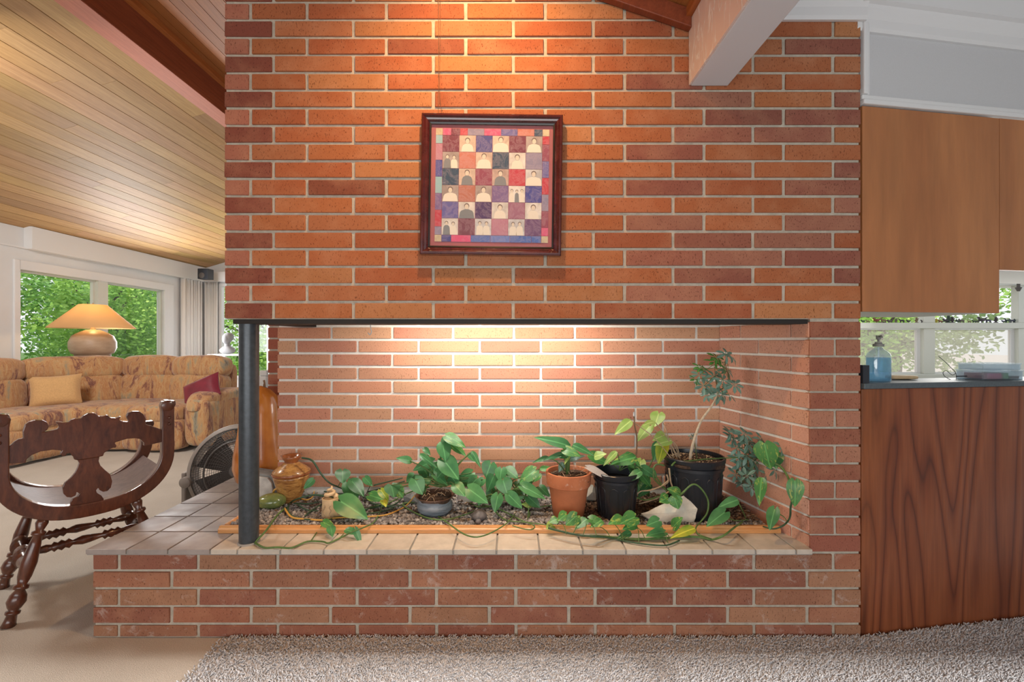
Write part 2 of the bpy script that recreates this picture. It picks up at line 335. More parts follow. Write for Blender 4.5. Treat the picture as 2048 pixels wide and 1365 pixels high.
# ---------------------------------------------------------------- bricks
PAL = [(.42,.14,.058), (.45,.16,.065), (.47,.20,.085), (.39,.12,.052), (.43,.145,.062), (.36,.11,.052), (.44,.165,.075), (.41,.13,.055)]
PALB = [(.39,.18,.11), (.44,.225,.135), (.36,.145,.095), (.31,.12,.08), (.43,.19,.115), (.40,.16,.095), (.34,.135,.09)]
_bm = {}
def brick_mesh(l, h, dp, mat):
    key = (round(l/.012), round(h, 3), round(dp, 3), mat.name, random.randrange(2))
    if key in _bm: return _bm[key], l/_bm[key]['L']
    bm = bmesh.new(); bmesh.ops.create_cube(bm, size=1)
    for v in bm.verts: v.co = Vector((v.co.x*l, v.co.y*dp, v.co.z*h))
    bmesh.ops.bevel(bm, geom=[e for e in bm.edges], offset=.0022, segments=1, affect='EDGES')
    for v in bm.verts: v.co += Vector([random.uniform(-.0009, .0009) for _ in range(3)])
    me = D.meshes.new('brick'); bm.to_mesh(me); bm.free(); me.materials.append(mat); me['L'] = l; _bm[key] = me
    return me, 1.0
def brick(parent, p0, p1, z0, z1, nrm, mat, pal=None, proud=None, dark=1.0):
    """brick between ground points p0,p1 (x,y) on the wall face, outward normal nrm"""
    p0 = Vector((*p0, 0)); p1 = Vector((*p1, 0)); l = (p1-p0).length; dp = .03
    if l < .012: return
    me, sx = brick_mesh(l, z1-z0, dp, mat); nrm = Vector((*nrm, 0)).normalized(); pr = random.uniform(-.0012, .0012) if proud is None else proud
    c = (p0+p1)/2+nrm*(pr-dp/2); c.z = (z0+z1)/2; u = (p1-p0).normalized()
    mw = Matrix.Translation(c) @ Matrix((( u.x, -nrm.x, 0, 0), (u.y, -nrm.y, 0, 0), (0, 0, 1, 0), (0, 0, 0, 1))) @ Matrix.Diagonal((sx, 1, 1, 1))
    col = pal if pal else random.choice(PAL); k = random.uniform(.92, 1.1)*dark*(.80 if mat is m_brick_st else (.90 if p0.z == 0 and p0.y < ZF+.001 else 1.0))
    place('brick', me, parent, mw, tuple(q*k for q in col))
def row_on_front(parent, joints, y0, y1, mat, g=6.6, rowtype=0, leftpx=None):
    for i in range(len(joints)-1):
        a_, b_ = joints[i], joints[i+1]
        ga = 0 if i == 0 else g/2; gb = 0 if i == len(joints)-2 else g/2
        pal = random.choice(PALB) if mat is m_brick_st or y0 > 640 else None
        if y0 > 640 and mat is m_brick: pal = random.choice([(.31,.11,.07), (.34,.12,.08)]) if b_-a_ > 80 else random.choice([(.44,.20,.13), (.47,.21,.135), (.40,.17,.11)])
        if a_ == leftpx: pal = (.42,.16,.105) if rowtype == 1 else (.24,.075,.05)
        if b_ > 1350 and y0 < 640 and random.random() < .6: pal = random.choice([(.32,.12,.08), (.28,.10,.07), (.36,.15,.10)])  # upper right bricks darkened by position, shade put into their colour
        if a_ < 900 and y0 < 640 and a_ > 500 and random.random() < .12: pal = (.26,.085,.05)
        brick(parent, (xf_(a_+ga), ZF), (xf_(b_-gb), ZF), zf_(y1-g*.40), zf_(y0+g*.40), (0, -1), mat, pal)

wall = empty('wall_front', (0, ZF, 0), kind='structure')
b = B()   # upper mass with a sloping top and the pier below it
b.prism([(XL+.004, CH+.084), (XR-.004, CH+.084), (XR-.004, CH+1.225), (.83, CH+1.225), (.83, hright(.83)-.01), (XL+.004, hright(XL)-.01)], lambda x, z, t: (x, t, z), ZF+.006, ZF+.12)
b.box(1.1450, XR-.004, ZF+.006, ZF+.95, 0, CH+.084); b.box(XL+.004, XR-.004, ZF+.5, ZF+.95, CH+.30, CH+1.2)
b.box(XL+.004, XL+.12, ZF+.12, ZF+.95, CH+.084, CH+1.8); b.box(XL+.1, XR-.004, ZF+.12, ZF+.95, CH+.30, CH+.32)
b.obj('mortar_core', m_mortar, wall)
for r in range(-7, 18):
    y0 = 4+35.33*r; y1 = y0+35.33; t1 = (r % 2 == 0)
    js = [449, 500]+[613+159.2*k for k in range(7)]+[1722] if t1 else [449]+[546+160.2*k for k in range(8)]+[1722]
    out = []
    if r < 1:     # above the frame the ceiling cuts the courses
        lim = min(CX+(1.49+CH-zf_(y1))/.35*SF, 1440); js = [j for j in js if j < lim-12]+[lim]
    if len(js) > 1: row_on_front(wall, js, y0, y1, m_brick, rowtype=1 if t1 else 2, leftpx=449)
for r in range(13):
    y0 = 642+35.75*r; js = [1620, 1722] if r % 2 == 0 else [1620, 1671, 1722]
    row_on_front(wall, js, y0, y0+35.75, m_brick, g=5.6, leftpx=None)
# side faces of the pier and hood seen from a step aside
for r in range(-6, 18):
    y0 = 4+35.33*r
    for k in range(3):
        off = (.12 if r % 2 else 0); y_a = ZF+.01+k*.305-off; y_b = y_a+.295
        y_a = max(y_a, ZF+.031)
        brick(wall, (XL, y_a), (XL, min(y_b, ZF+.95)), zf_(y0+31), zf_(y0+4), (-1, 0), m_brick)

hearth = empty('hearth', (-.1, 2.2, 0), 'raised red brick hearth bench with buff tile top', 'hearth')
b = B(); b.box(-1.600, 1.1445, ZF+.006, 2.66, 0, .327); b.obj('mortar_core', m_mortar, hearth)
for r in range(5):
    y0 = 1107+35.75*r; y1 = y0+35.75 if r < 4 else 1277
    js = [186]+[236.5+159.05*k for k in range(10)]+[1722] if r % 2 == 0 else [186]+[342+159.2*k for k in range(9)]+[1722]
    row_on_front(hearth, js, y0, y1, m_brick_st)
    for k in range(4):
        y_a = ZF+.031+k*.305-(.15 if r % 2 else 0); y_b = min(y_a+.295, 2.66); y_a = max(y_a, ZF+.031)
        brick(hearth, (-1.6045, y_a), (-1.6045, y_b), max(.002, zf_(y1-4)), zf_(y0+4), (-1, 0), m_brick_st)
# tiles
TXL = [-1.616, -1.4587, -1.3017, -1.142]; TX = [-1.142, -1.040]+[-.8765+.1635*k for k in range(12)]+[1.075, 1.14]
TX = sorted(set([round(q, 4) for q in TX if q <= 1.1401]))
TY = [1.711+.162*k for k in range(7)]
b = B(); b.box(-1.612, 1.139, 1.716, 2.675, .326, HT-.006); b.obj('grout_bed', m_grout, hearth)
def tile(x0, x1, y0, y1, lc):
    g = .0032; b = B(); b.box(x0+g, x1-g, y0+(g if y0 > 1.72 else 0), y1-g, .330, HT)
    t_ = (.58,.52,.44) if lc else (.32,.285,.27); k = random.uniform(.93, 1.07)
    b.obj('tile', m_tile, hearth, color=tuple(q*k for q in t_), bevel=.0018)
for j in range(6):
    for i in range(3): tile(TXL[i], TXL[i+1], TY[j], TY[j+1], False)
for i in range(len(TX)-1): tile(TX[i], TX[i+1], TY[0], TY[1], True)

# niche back wall
nb = empty('wall_back', (0, ZB, 0), kind='structure')
b = B(); b.box(-1.168, 1.25, ZB+.007, ZB+.10, .33, CH+.26); b.obj('mortar_core', m_mortar2, nb)
def xb_(px): return (px-CX)/SB
def zb_(py): return CH-(py-CY)/SB
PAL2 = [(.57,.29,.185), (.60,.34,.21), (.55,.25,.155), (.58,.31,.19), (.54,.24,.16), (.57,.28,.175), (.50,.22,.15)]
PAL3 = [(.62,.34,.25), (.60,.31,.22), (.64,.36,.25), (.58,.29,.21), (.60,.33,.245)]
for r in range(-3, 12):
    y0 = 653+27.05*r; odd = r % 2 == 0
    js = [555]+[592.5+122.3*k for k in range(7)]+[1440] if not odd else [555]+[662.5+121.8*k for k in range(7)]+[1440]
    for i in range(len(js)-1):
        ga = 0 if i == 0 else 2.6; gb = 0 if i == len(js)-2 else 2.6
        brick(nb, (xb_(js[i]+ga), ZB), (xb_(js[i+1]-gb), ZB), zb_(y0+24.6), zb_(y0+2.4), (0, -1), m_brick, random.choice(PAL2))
# splayed side wall of niche
ns = empty('wall_right', (1.09, 2.0, 0), kind='structure')
SX0, SX1 = 1.141, 1.035
def side(d): return (SX0+(SX1-SX0)*(d-ZF)/(ZB-ZF), d)
snrm = Vector((-(ZB-ZF), (SX1-SX0), 0)).normalized()
b = B(); q0 = side(ZF); q1 = side(ZB)
b.prism([(q0[0]+.006, ZF+.01), (q1[0]+.006, ZB), (q1[0]+.1, ZB), (q0[0]+.1, ZF+.01)], lambda x, y, t: (x, y, t), .33, CH+.26); b.obj('mortar_core', m_mortar2, ns)
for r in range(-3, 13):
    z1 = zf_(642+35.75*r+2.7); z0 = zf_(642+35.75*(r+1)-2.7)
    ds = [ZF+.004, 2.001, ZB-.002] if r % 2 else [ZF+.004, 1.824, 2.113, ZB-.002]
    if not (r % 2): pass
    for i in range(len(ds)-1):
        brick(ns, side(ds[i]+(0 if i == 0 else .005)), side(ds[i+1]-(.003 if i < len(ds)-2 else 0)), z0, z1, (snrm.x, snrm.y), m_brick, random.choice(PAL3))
# rear pier, behind the back wall
rp = empty('wall_rear', (-1.2, 2.62, 0), kind='structure')
b = B(); b.box(-1.410, -1.12, 2.627, 3.2, 0, 2.9); b.obj('mortar_core', m_mortar, rp)
for r in range(-24, 14):
    z1 = 1.215-.0677*r; z0 = z1-.0575
    if r % 2: segs = [(-1.414, -1.12)]
    else: segs = [(-1.414, -1.30), (-1.29, -1.12)]
    for s_ in segs: brick(rp, (s_[0], 2.62), (s_[1], 2.62), z0, z1, (0, -1), m_brick, (.30,.09,.055))
# lintel
b = B(); b.box(XL+.03, 1.135, ZF+.004, ZF+.12, CH+.066, CH+.083); b.box(XL+.03, XL+.12, ZF+.12, 2.60, CH+.07, CH+.083)
tag(b.obj('steel_lintel', m_lintel), 'dark steel lintel bar under the hanging brick wall', 'lintel')
post = empty('steel_post', (-1.031, 1.774, HT), 'round black steel post holding up the corner of brick wall', 'post')
b = B(); b.lathe((-1.031, 1.774, HT+.003), (-1.031, 1.774, CH+.066), [(0,.0355),(1,.0355)], 32); b.obj('pole', m_steel, post, smooth=True)
b = B(); b.lathe((-1.031, 1.774, HT), (-1.031, 1.774, HT+.006), [(0,.040),(.6,.039),(1,.036)], 28); b.obj('base_collar', m_grout, post, smooth=True)

# ---------------------------------------------------------------- floor, walls, ceilings
b = B(); b.box(-W-.1, 7, -3, YF+.1, -.05, 0); tag(b.obj('floor', m_carpet), kind='structure')
rug = empty('rug', (.4, 1.0, 0), 'thick grey cut pile carpet section in front of the hearth', 'carpet')
def kit_d(x): return ZF+.1546*(x-XR)
b = B(); b.prism([(-1.08,-2.5), (5,-2.5), (5, kit_d(5)-.01), (XR, ZF-.012), (-1.08, ZF-.012)], lambda x, y, t: (x, y, t), .0005, .009); b.obj('rug_backing', m_rugbase, rug)
def tufts():
    N = 110000; xs = rng.uniform(-1.09, 2.55, N); ys = rng.uniform(.75, 1.92, N); xs = np.where(xs < -1.06, xs+rng.normal(0, .012, N), xs)
    lim = np.where(xs < XR, ZF-.004, ZF+.1546*(xs-XR)-.004); ok = ys < lim; xs, ys = xs[ok], ys[ok]; n = len(xs)
    h = rng.uniform(.009, .016, n); ang = rng.uniform(0, 6.28, n); r = rng.uniform(.0019, .0032, n)
    lx = rng.normal(0, .007, n)+.003; ly = np.clip(rng.normal(0, .006, n)-.002, -.02, 0.002)
    V = np.zeros((n, 7, 3))
    for k in range(3):
        a_ = ang+k*2.094
        V[:, k, 0] = xs+np.cos(a_)*r; V[:, k, 1] = ys+np.sin(a_)*r; V[:, k, 2] = .006
        V[:, 3+k, 0] = xs+lx*.5+np.cos(a_+.7)*r*1.1; V[:, 3+k, 1] = ys+ly*.5+np.sin(a_+.7)*r*1.1; V[:, 3+k, 2] = .006+h*.6
    V[:, 6, 0] = xs+lx; V[:, 6, 1] = ys+ly; V[:, 6, 2] = .006+h
    fc = np.array([[0,1,4],[0,4,3],[1,2,5],[1,5,4],[2,0,3],[2,3,5],[3,4,6],[4,5,6],[5,3,6]])
    Fc = (fc[None]+np.arange(n)[:, None, None]*7).reshape(-1, 3)
    return V.reshape(-1, 3), Fc
def npmesh(name, V, Fc, mat, parent=None, c=(0,0,0)):
    me = D.meshes.new(name); k = Fc.shape[1]; me.vertices.add(len(V)); me.vertices.foreach_set('co', (V-np.array(c)).astype(np.float32).ravel())
    me.loops.add(Fc.size); me.loops.foreach_set('vertex_index', Fc.astype(np.int32).ravel()); me.polygons.add(len(Fc)); me.polygons.foreach_set('loop_start', np.arange(0, Fc.size, k, dtype=np.int32))
    me.update(calc_edges=True); me.validate(); me.materials.append(mat); return place(name, me, parent, Matrix.Translation(Vector(c)))
V, Fc = tufts(); tag(npmesh('carpet_pile', V, Fc, m_rug, rug, (0,1.6,0)), kind='stuff')

# living room left wall with window opening
wd0, wd1, wh = 5.216, 7.41, CH+.8386; sill = .78
b = B(); b.box(-W-.12, -W, -3, wd0, 0, hleft(-W)); b.box(-W-.12, -W, wd1, YF, 0, hleft(-W)); b.box(-W-.12, -W, wd0, wd1, wh, hleft(-W)); b.box(-W-.12, -W, wd0, wd1, 0, sill)
tag(b.obj('wall_left', m_white), kind='structure')
b = B(); fx0, fx1 = -5.37, -3.6
b.prism([(-W, 0), (2.0, 0), (2.0, 2.0), (-2.7, hright(-2.7)), (-2.87, hleft(-2.87)+.1), (-W, hleft(-W))][:1]+[(fx0, 0), (fx0, CH+1.051), (fx0, hleft(fx0)), (-W, hleft(-W))], lambda x, z, t: (x, t, z), YF, YF+.12)
b.box(fx0, fx1, YF, YF+.12, 0, .45); b.prism([(fx0, CH+1.051), (fx1, CH+1.051), (fx1, hleft(fx1)), (fx0, hleft(fx0))], lambda x, z, t: (x, t, z), YF, YF+.12)
b.prism([(fx1, 0), (2.0, 0), (2.0, hright(2.0)), (-2.7, hright(-2.7)), (-2.87, hleft(-2.87)), (fx1, hleft(fx1))], lambda x, z, t: (x, t, z), YF, YF+.12)
tag(b.obj('wall_far', m_white), kind='structure')
b = B(); b.box(-W, 5.2, -3.1, -3.0, 1.75, 2.10); b.box(-W, 5.2, -3.1, -3.0, 2.495, 4.2); b.box(-W, -2.6, -3.1, -3.0, 2.10, 2.495); b.box(-W, 5.2, -3.1, -3.0, 0, .25); b.box(2.6, 5.2, -3.1, -3.0, .25, 1.75); b.box(-W, -4.2, -3.1, -3.0, .25, 1.75); tag(b.obj('wall_rear_unseen', m_white), kind='structure')  # unseen wall added to cut sky light, slots shaped for the floor sun band
b = B(); b.box(5.2, 5.3, -3.1, 2.2, 0, 2.7); tag(b.obj('wall_right_unseen', m_white), kind='structure')  # unseen side wall, added with the rear one to hold back sky light
win = empty('window_1', (-W, 6.3, sill), kind='structure')
b = B(); t = .07
b.box(-W, -W+.025, 5.164-.0, wd0+.012, sill-.07, CH+.94); b.box(-W, -W+.025, wd1-.012, 7.597, sill-.07, CH+.94); b.box(-W, -W+.025, wd0, wd1, wh-.01, CH+.94); b.box(-W, -W+.05, 5.1, 7.65, sill-.03, sill)
b.obj('window_casing', m_wtrim, win, bevel=.005)
b = B(); b.box(-W-.08, -W+.01, 6.22, 6.376, sill, wh)
for (p, q) in ((wd0, 6.22), (6.376, wd1)):
    b.box(-W-.07, -W-.03, p, p+.035, sill, wh); b.box(-W-.07, -W-.03, q-.035, q, sill, wh); b.box(-W-.07, -W-.03, p+.035, q-.035, wh-.035, wh); b.box(-W-.07, -W-.03, p+.035, q-.035, sill, sill+.035)
b.obj('window_frame', m_offwhite, win)
for (p, q) in ((wd0, 6.22), (6.376, wd1)):
    b = B(); b.box(-W-.053, -W-.049, p+.036, q-.036, sill+.036, wh-.036); b.obj('glass_pane', m_glass, win)
win2 = empty('window_2', (-4.5, YF, .45), kind='structure')
b = B(); zt = CH+1.051
b.box(fx0, fx0+.05, YF-.02, YF+.06, .45, zt); b.box(fx1-.05, fx1, YF-.02, YF+.06, .45, zt); b.box(fx0+.05, fx1-.05, YF-.02, YF+.06, zt-.05, zt); b.box(fx0+.05, fx1-.05, YF-.02, YF+.06, .45, .50); b.box(-4.5, -4.43, YF-.01, YF+.05, .5, zt-.05)
b.obj('window_frame', m_wtrim, win2); b = B(); b.box(fx0+.05, fx1-.05, YF+.08, YF+.084, .5, zt-.05); b.obj('glass_pane', m_glass, win2)
b = B(); b.box(-W, -W+.10, 5.28, YF, 2.215, hleft(-W)+.02); b.box(-W+.1, -3.3, YF-.10, YF, 2.215, 2.40); tag(b.obj('trim_1', m_wtrim, bevel=.004), kind='structure')
b = B(); b.box(-W, -W+.02, 2, 5.28, 2.215, 2.235); tag(b.obj('trim_2', m_wtrim), kind='structure')

ceil = empty('ceiling', (-2, 3, 2.6), kind='structure')
def slope_box(b, x0, x1, hf, y0, y1, dz0, dz1):
    return b.add([(x, y, hf(x)+dz) for x in (x0, x1) for y in (y0, y1) for dz in (dz0, dz1)], [(0,1,3,2),(4,6,7,5),(0,4,5,1),(2,3,7,6),(0,2,6,4),(1,5,7,3)])
b = B(); slope_box(b, -W-.8, -2.75, hleft, -3, YF+.6, .016, .10); slope_box(b, -2.75, .70, hright, -3, YF+.6, .016, .10); b.obj('roof_deck', m_redwood, ceil)
npl = 22; pw = (W-2.873)/npl
for i in range(npl):
    x0 = -W+pw*i; ys = -2.8
    while ys < YF:
        ye = min(YF, ys+random.uniform(2.0, 4.4))
        if YF-ye < .5: ye = YF
        b = B(); slope_box(b, x0+.003, x0+pw-.003, hleft, ys+.001, ye-.001, 0, .015)
        k = random.uniform(.78, 1.15); b.obj('plank', m_cedar, ceil, color=(k, k*random.uniform(.9, 1.0), k*random.uniform(.8, .98))); ys = ye
npl = 26; pw = (2.703+.682)/npl
for i in range(npl):
    x0 = -2.703+pw*i; ye = YF if x0+pw < XL else ZF-.001
    if x0 < XL < x0+pw: ye = ZF-.001
    b = B(); slope_box(b, x0+.003, x0+pw-.003, hright, -2.8, ye, 0, .015); k = random.uniform(.75, 1.0)
    b.obj('plank', m_cedar, ceil, color=(k, k*.58, k*.36))
b = B(); b.box(-2.873, -2.703, -2.9, YF, CH+2.141, CH+2.60); rb = b.obj('beam', m_redwood, ceil, bevel=.004)
b = B(); b.box(-2.872, -2.704, -2.9, YF, CH+2.137, CH+2.1405); b.obj('beam_soffit', m_salmon, ceil, label='salmon painted underside')
b = B(); b.box(-2.702, -2.655, -2.9, YF, CH+2.375, CH+2.42); b.obj('trim_strip', m_orangewood, ceil)
# rake trim where the ceiling meets the brick
b = B(); b.add([(x, y, CH+c-.35*x) for x in (XL, .676) for y in (1.700, ZF-.0025) for c in (1.418, 1.488)], [(0,1,3,2),(4,6,7,5),(0,4,5,1),(2,3,7,6),(0,2,6,4),(1,5,7,3)]); tag(b.obj('trim_3', m_redwood, bevel=.003), kind='structure')
wb = empty('white_beam', (.75, 1, CH+.976), 'white painted ceiling beam with pinkish brushed side above brick wall', 'beam')
b = B(); b.box(.684, .825, -2.15, ZF-.002, CH+.976, CH+1.45); b.obj('beam_body', m_beam, wb, bevel=.003)
b = B(); b.box(.676, .6835, -2.15, ZF-.003, CH+.979, CH+1.22); b.obj('side_board', m_pink, wb, label='pinkish side board with white brush streaks')
b = B(); b.box(.655, .6835, -2.15, ZF-.004, CH+1.222, CH+1.27); b.obj('cove_strip', m_orangewood, wb)
# right-hand flat ceiling and crown
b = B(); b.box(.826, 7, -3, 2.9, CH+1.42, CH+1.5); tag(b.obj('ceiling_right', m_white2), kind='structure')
def crownprof(b, fn, s0, s1):
    pr = [(0, 1.222), (.012, 1.222), (.016, 1.236), (.016, 1.268), (.03, 1.30), (.034, 1.312), (.05, 1.318), (.05, 1.42), (0, 1.42)]
    b.prism(pr, fn, s0, s1)
b = B(); crownprof(b, lambda n, h, s: (s, ZF-.002-n, CH+h), .826, 1.350); tag(b.obj('trim_4', m_wtrim), kind='structure')
# ---------------------------------------------------------------- kitchen side, plane turned about 8.8 degrees
KA = math.atan(.1546); ku = Vector((math.cos(KA), math.sin(KA), 0)); kn = Vector((-math.sin(KA), math.cos(KA), 0)); K0 = Vector((XR+.006, ZF+.004, 0))
KM = Matrix.Translation(K0) @ Matrix(((ku.x, kn.x, 0, 0), (ku.y, kn.y, 0, 0), (0, 0, 1, 0), (0, 0, 0, 1)))
def KS(px):
    t_ = .1546; d = (ZF-t_*XR)/(1-t_*(px-CX)/F); return ((px-CX)*d/F-XR)/math.cos(KA)
sE = KS(1998)
pan = B(KM); pan.box(0, 2.2, 0, .02, .004, .953); o = pan.obj('plywood_panel', m_ply, bevel=.002); tag(o, 'dark stained plywood panel below the kitchen counter', 'panel')
pan = B(KM); pan.box(.0, 2.25, -.012, .165, .954, .976); tag(pan.obj('worktop', m_counter, bevel=.003), 'long slate grey kitchen worktop above plywood panel', 'worktop')
pan = B(KM); pan.box(.0, .028, -.006, .05, .9765, 1.045); tag(pan.obj('end_block', m_speaker), 'small black upright block against the brick at worktop end', 'block')
cab = empty('wall_cabinet', KM @ Vector((.4, .1, 1.23)), 'orange brown plywood wall cabinet back beside brick pier', 'cabinet')
b = B(KM); b.box(.004, sE, 0, .018, 1.251, 2.042); b.obj('back_panel', m_cabinet, cab, bevel=.0015)
b = B(KM); b.box(.004, sE-.001, .0185, .36, 1.252, 1.266); b.obj('bottom_panel', m_offwhite, cab)
b = B(KM); b.box(.004, sE-.001, .342, .36, 1.267, 2.04); b.box(.004, .02, .0185, .341, 1.267, 2.04); b.box(sE-.018, sE-.001, .0185, .341, 1.267, 2.04); b.obj('body', m_cabinet, cab)
cab2 = empty('wall_cabinet', KM @ Vector((1.2, .1, 1.42)), 'shorter plywood cabinet back at the right edge', 'cabinet')
b = B(KM); b.box(sE+.001, 2.2, 0, .018, 1.427, 2.042); b.obj('back_panel', m_cabinet, cab2)
b = B(KM); b.box(sE+.001, 2.2, .0185, .36, 1.428, 1.44); b.obj('bottom_panel', m_offwhite, cab2)
sof = empty('wall_kitchen', KM @ Vector((1, 0, 2.04)), kind='structure')
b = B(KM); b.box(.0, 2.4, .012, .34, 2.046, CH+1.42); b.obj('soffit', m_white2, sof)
b = B(KM); b.box(.0, 2.4, -.012, .012, 2.046, 2.066); b.box(.0, 2.4, -.004, .012, 2.066, 2.085); b.box(.0, .022, -.012, .012, 2.085, CH+1.222); b.box(.022, .034, -.004, .012, 2.085, CH+1.222); b.obj('panel_moulding', m_wtrim, sof, bevel=.004)
b = B(KM); crownprof(b, lambda n, h, s: (s, .012-n, CH+h-.03), -.02, 2.4); b.obj('crown_moulding', m_wtrim, sof)
# kitchen rear wall and window at depth 4
KD = 4.0; kz = lambda py: CH-(py-CY)*KD/F; kx = lambda px: (px-CX)*KD/F
kw = empty('wall_kitchen_rear', (3.8, KD, 0), kind='structure')
b = B(); b.box(1.5, 7, KD+.06, KD+.18, 0, kz(766)); b.box(1.5, 7, KD+.06, KD+.18, kz(572), 2.6); b.box(1.5, 2.4, KD+.06, KD+.18, kz(766), kz(572)); b.box(5.9, 7, KD+.06, KD+.18, kz(766), kz(572)); b.obj('wall_surface', m_offwhite, kw)
b = B(); b.box(2.3, 6, KD-.02, KD+.06, kz(572), kz(558)); b.box(2.3, 6, KD-.03, KD+.02, kz(557.5), kz(541)); b.obj('window_header', m_offwhite, kw, bevel=.004)
win3 = empty('window_3', (3.8, KD, 1), kind='structure')
b = B()
b.box(2.4, 5.9, KD-.02, KD+.06, kz(657.5), kz(646)); b.box(2.4, 5.9, KD-.02, KD+.06, kz(764), kz(748)); 
for (p, q) in ((1845, 1868), (2034, 2058), (1655, 1678), (2225, 2248)):
    b.box(kx(p), kx(q), KD-.012, KD+.05, kz(748), kz(657.5)); b.box(kx(p), kx(q)+.0, KD-.012, KD+.05, kz(646), kz(572))
b.obj('window_frame', m_offwhite, win3, bevel=.004)
b = B()
for (p, q) in ((1678, 1845), (1868, 2034), (2058, 2225)):
    x0, x1 = kx(p), kx(q); z0, z1 = kz(748), kz(657.5); g = .02
    b.box(x0, x0+g, KD+.02, KD+.045, z0, z1); b.box(x1-g*1.6, x1, KD+.02, KD+.045, z0, z1); b.box(x0+g, x1-g*1.6, KD+.02, KD+.045, z1-g*.6, z1); b.box(x0+g, x1-g*1.6, KD+.02, KD+.045, z0, z0+g*.6)
b.obj('window_sash', m_wtrim, win3)
for (p, q) in ((1678, 1845), (1868, 2034), (2058, 2225)):
    b = B(); b.box(kx(p)+.02, kx(q)-.032, KD+.03, KD+.032, kz(748)+.012, kz(657.5)-.012); b.obj('window_screen', m_screen, win3)
    b = B(); b.box(kx(p), kx(q), KD+.03, KD+.034, kz(645.9), kz(572.1)); b.obj('glass_pane', m_glass, win3)
b = B(); b.box(1.5, 7, KD-.58, KD-.04, .76, .80); tag(b.obj('rear_worktop', m_offwhite), 'pale rear kitchen worktop under the window', 'worktop')
b = B(); b.lathe(P(2037, 566, 3.95)-Vector((0,0,.0)), P(2037, 583, 3.95), [(0,.012),(.5,.012),(.55,.024),(1,.010)], 10); tag(b.obj('window_latch', m_fandark, smooth=True), 'small dark latch hanging under the kitchen window header', 'latch')

# ---------------------------------------------------------------- gravel tray
tray = empty('planter_bed', (-.05, 2.05, HT), 'varnished wood edging holding the gravel plant bed', 'planter')
TF = 1.852; TL = -1.205
pr = [(0, 0), (.030, 0), (.030, .022), (.022, .027), (.010, .027), (.006, .020), (0, .016)]
b = B(); b.prism(pr, lambda n, h, s: (s, TF+n, HT+.0003+h), TL+.0, 1.102); b.obj('front_edging', m_traywood, tray, smooth=False, bevel=.0015)
b = B(); b.prism(pr, lambda n, h, s: (TL+n, s, HT+.0003+h), TF+.031, 2.25); b.obj('side_edging', m_traywood, tray, bevel=.0015)
b = B(); b.box(TL+.03, 1.03, TF+.03, ZB-.001, HT+.0004, HT+.012); b.obj('bed', m_gravelbed, tray)
def scatter(n, x0, x1, y0, y1, smin, smax, flat=(1,1,1), z0=HT+.012, lump=0, maskf=None):
    t = (1+5**.5)/2
    ico = np.array([(-1,t,0),(1,t,0),(-1,-t,0),(1,-t,0),(0,-1,t),(0,1,t),(0,-1,-t),(0,1,-t),(t,0,-1),(t,0,1),(-t,0,-1),(-t,0,1)])/1.9
    fc = np.array([(0,11,5),(0,5,1),(0,1,7),(0,7,10),(0,10,11),(1,5,9),(5,11,4),(11,10,2),(10,7,6),(7,1,8),(3,9,4),(3,4,2),(3,2,6),(3,6,8),(3,8,9),(4,9,5),(2,4,11),(6,2,10),(8,6,7),(9,8,1)])
    xs = rng.uniform(x0, x1, n); ys = rng.uniform(y0, y1, n)
    if maskf is not None: k = maskf(xs, ys); xs, ys = xs[k], ys[k]; n = len(xs)
    s = rng.uniform(smin, smax, n)/2; V = ico[None]*(1+rng.uniform(-.28, .28, (n, 12, 1)))*np.array(flat)[None, None]*rng.uniform(.7, 1.25, (n, 1, 3)); a_ = rng.uniform(0, 6.28, n); tl = rng.uniform(-.6, .6, n)
    X = V[..., 0]*np.cos(tl)[:, None]-V[..., 2]*np.sin(tl)[:, None]; Z = V[..., 0]*np.sin(tl)[:, None]+V[..., 2]*np.cos(tl)[:, None]; Y = V[..., 1]
    X2 = X*np.cos(a_)[:, None]-Y*np.sin(a_)[:, None]; Y2 = X*np.sin(a_)[:, None]+Y*np.cos(a_)[:, None]
    zz = z0+s*.4+rng.uniform(0, .006, n)+lump*(np.sin(xs*7)*np.sin(ys*11+xs*3)+1)
    o = np.stack([X2*s[:, None]+xs[:, None], Y2*s[:, None]+ys[:, None], Z*s[:, None]+zz[:, None]], -1)
    return o.reshape(-1, 3), (fc[None]+np.arange(n)[:, None, None]*12).reshape(-1, 3)
V, Fc = scatter(14000, TL+.036, 1.06, TF+.034, ZB-.010, .010, .019, lump=.002, maskf=lambda x, y: (x < 1.141-.2*(y-ZF)-.012)&((y < 2.0)|(rng.random(len(x)) < .8)))
tag(npmesh('gravel', V, Fc, m_gravel, tray, (0,2.05,HT)), kind='stuff')
V, Fc = scatter(7000, .28, 1.05, TF+.07, ZB-.012, .008, .026, (1.5,.5,.3), z0=HT+.018, lump=.004, maskf=lambda x, y: (x < 1.141-.2*(y-ZF)-.02)&(rng.random(len(x)) < .35+.6*np.clip((y-1.93)/.15, 0, 1)))
tag(npmesh('bark_chips', V, Fc, m_bark, tray, (.6,2.05,HT)), kind='stuff')
V, Fc = scatter(500, TL+.1, .28, 2.0, ZB-.012, .006, .024, (1.5,.5,.25), z0=HT+.018, lump=.002)
tag(npmesh('bark_chips', V, Fc, m_bark, tray, (-.4,2.1,HT)), kind='stuff')

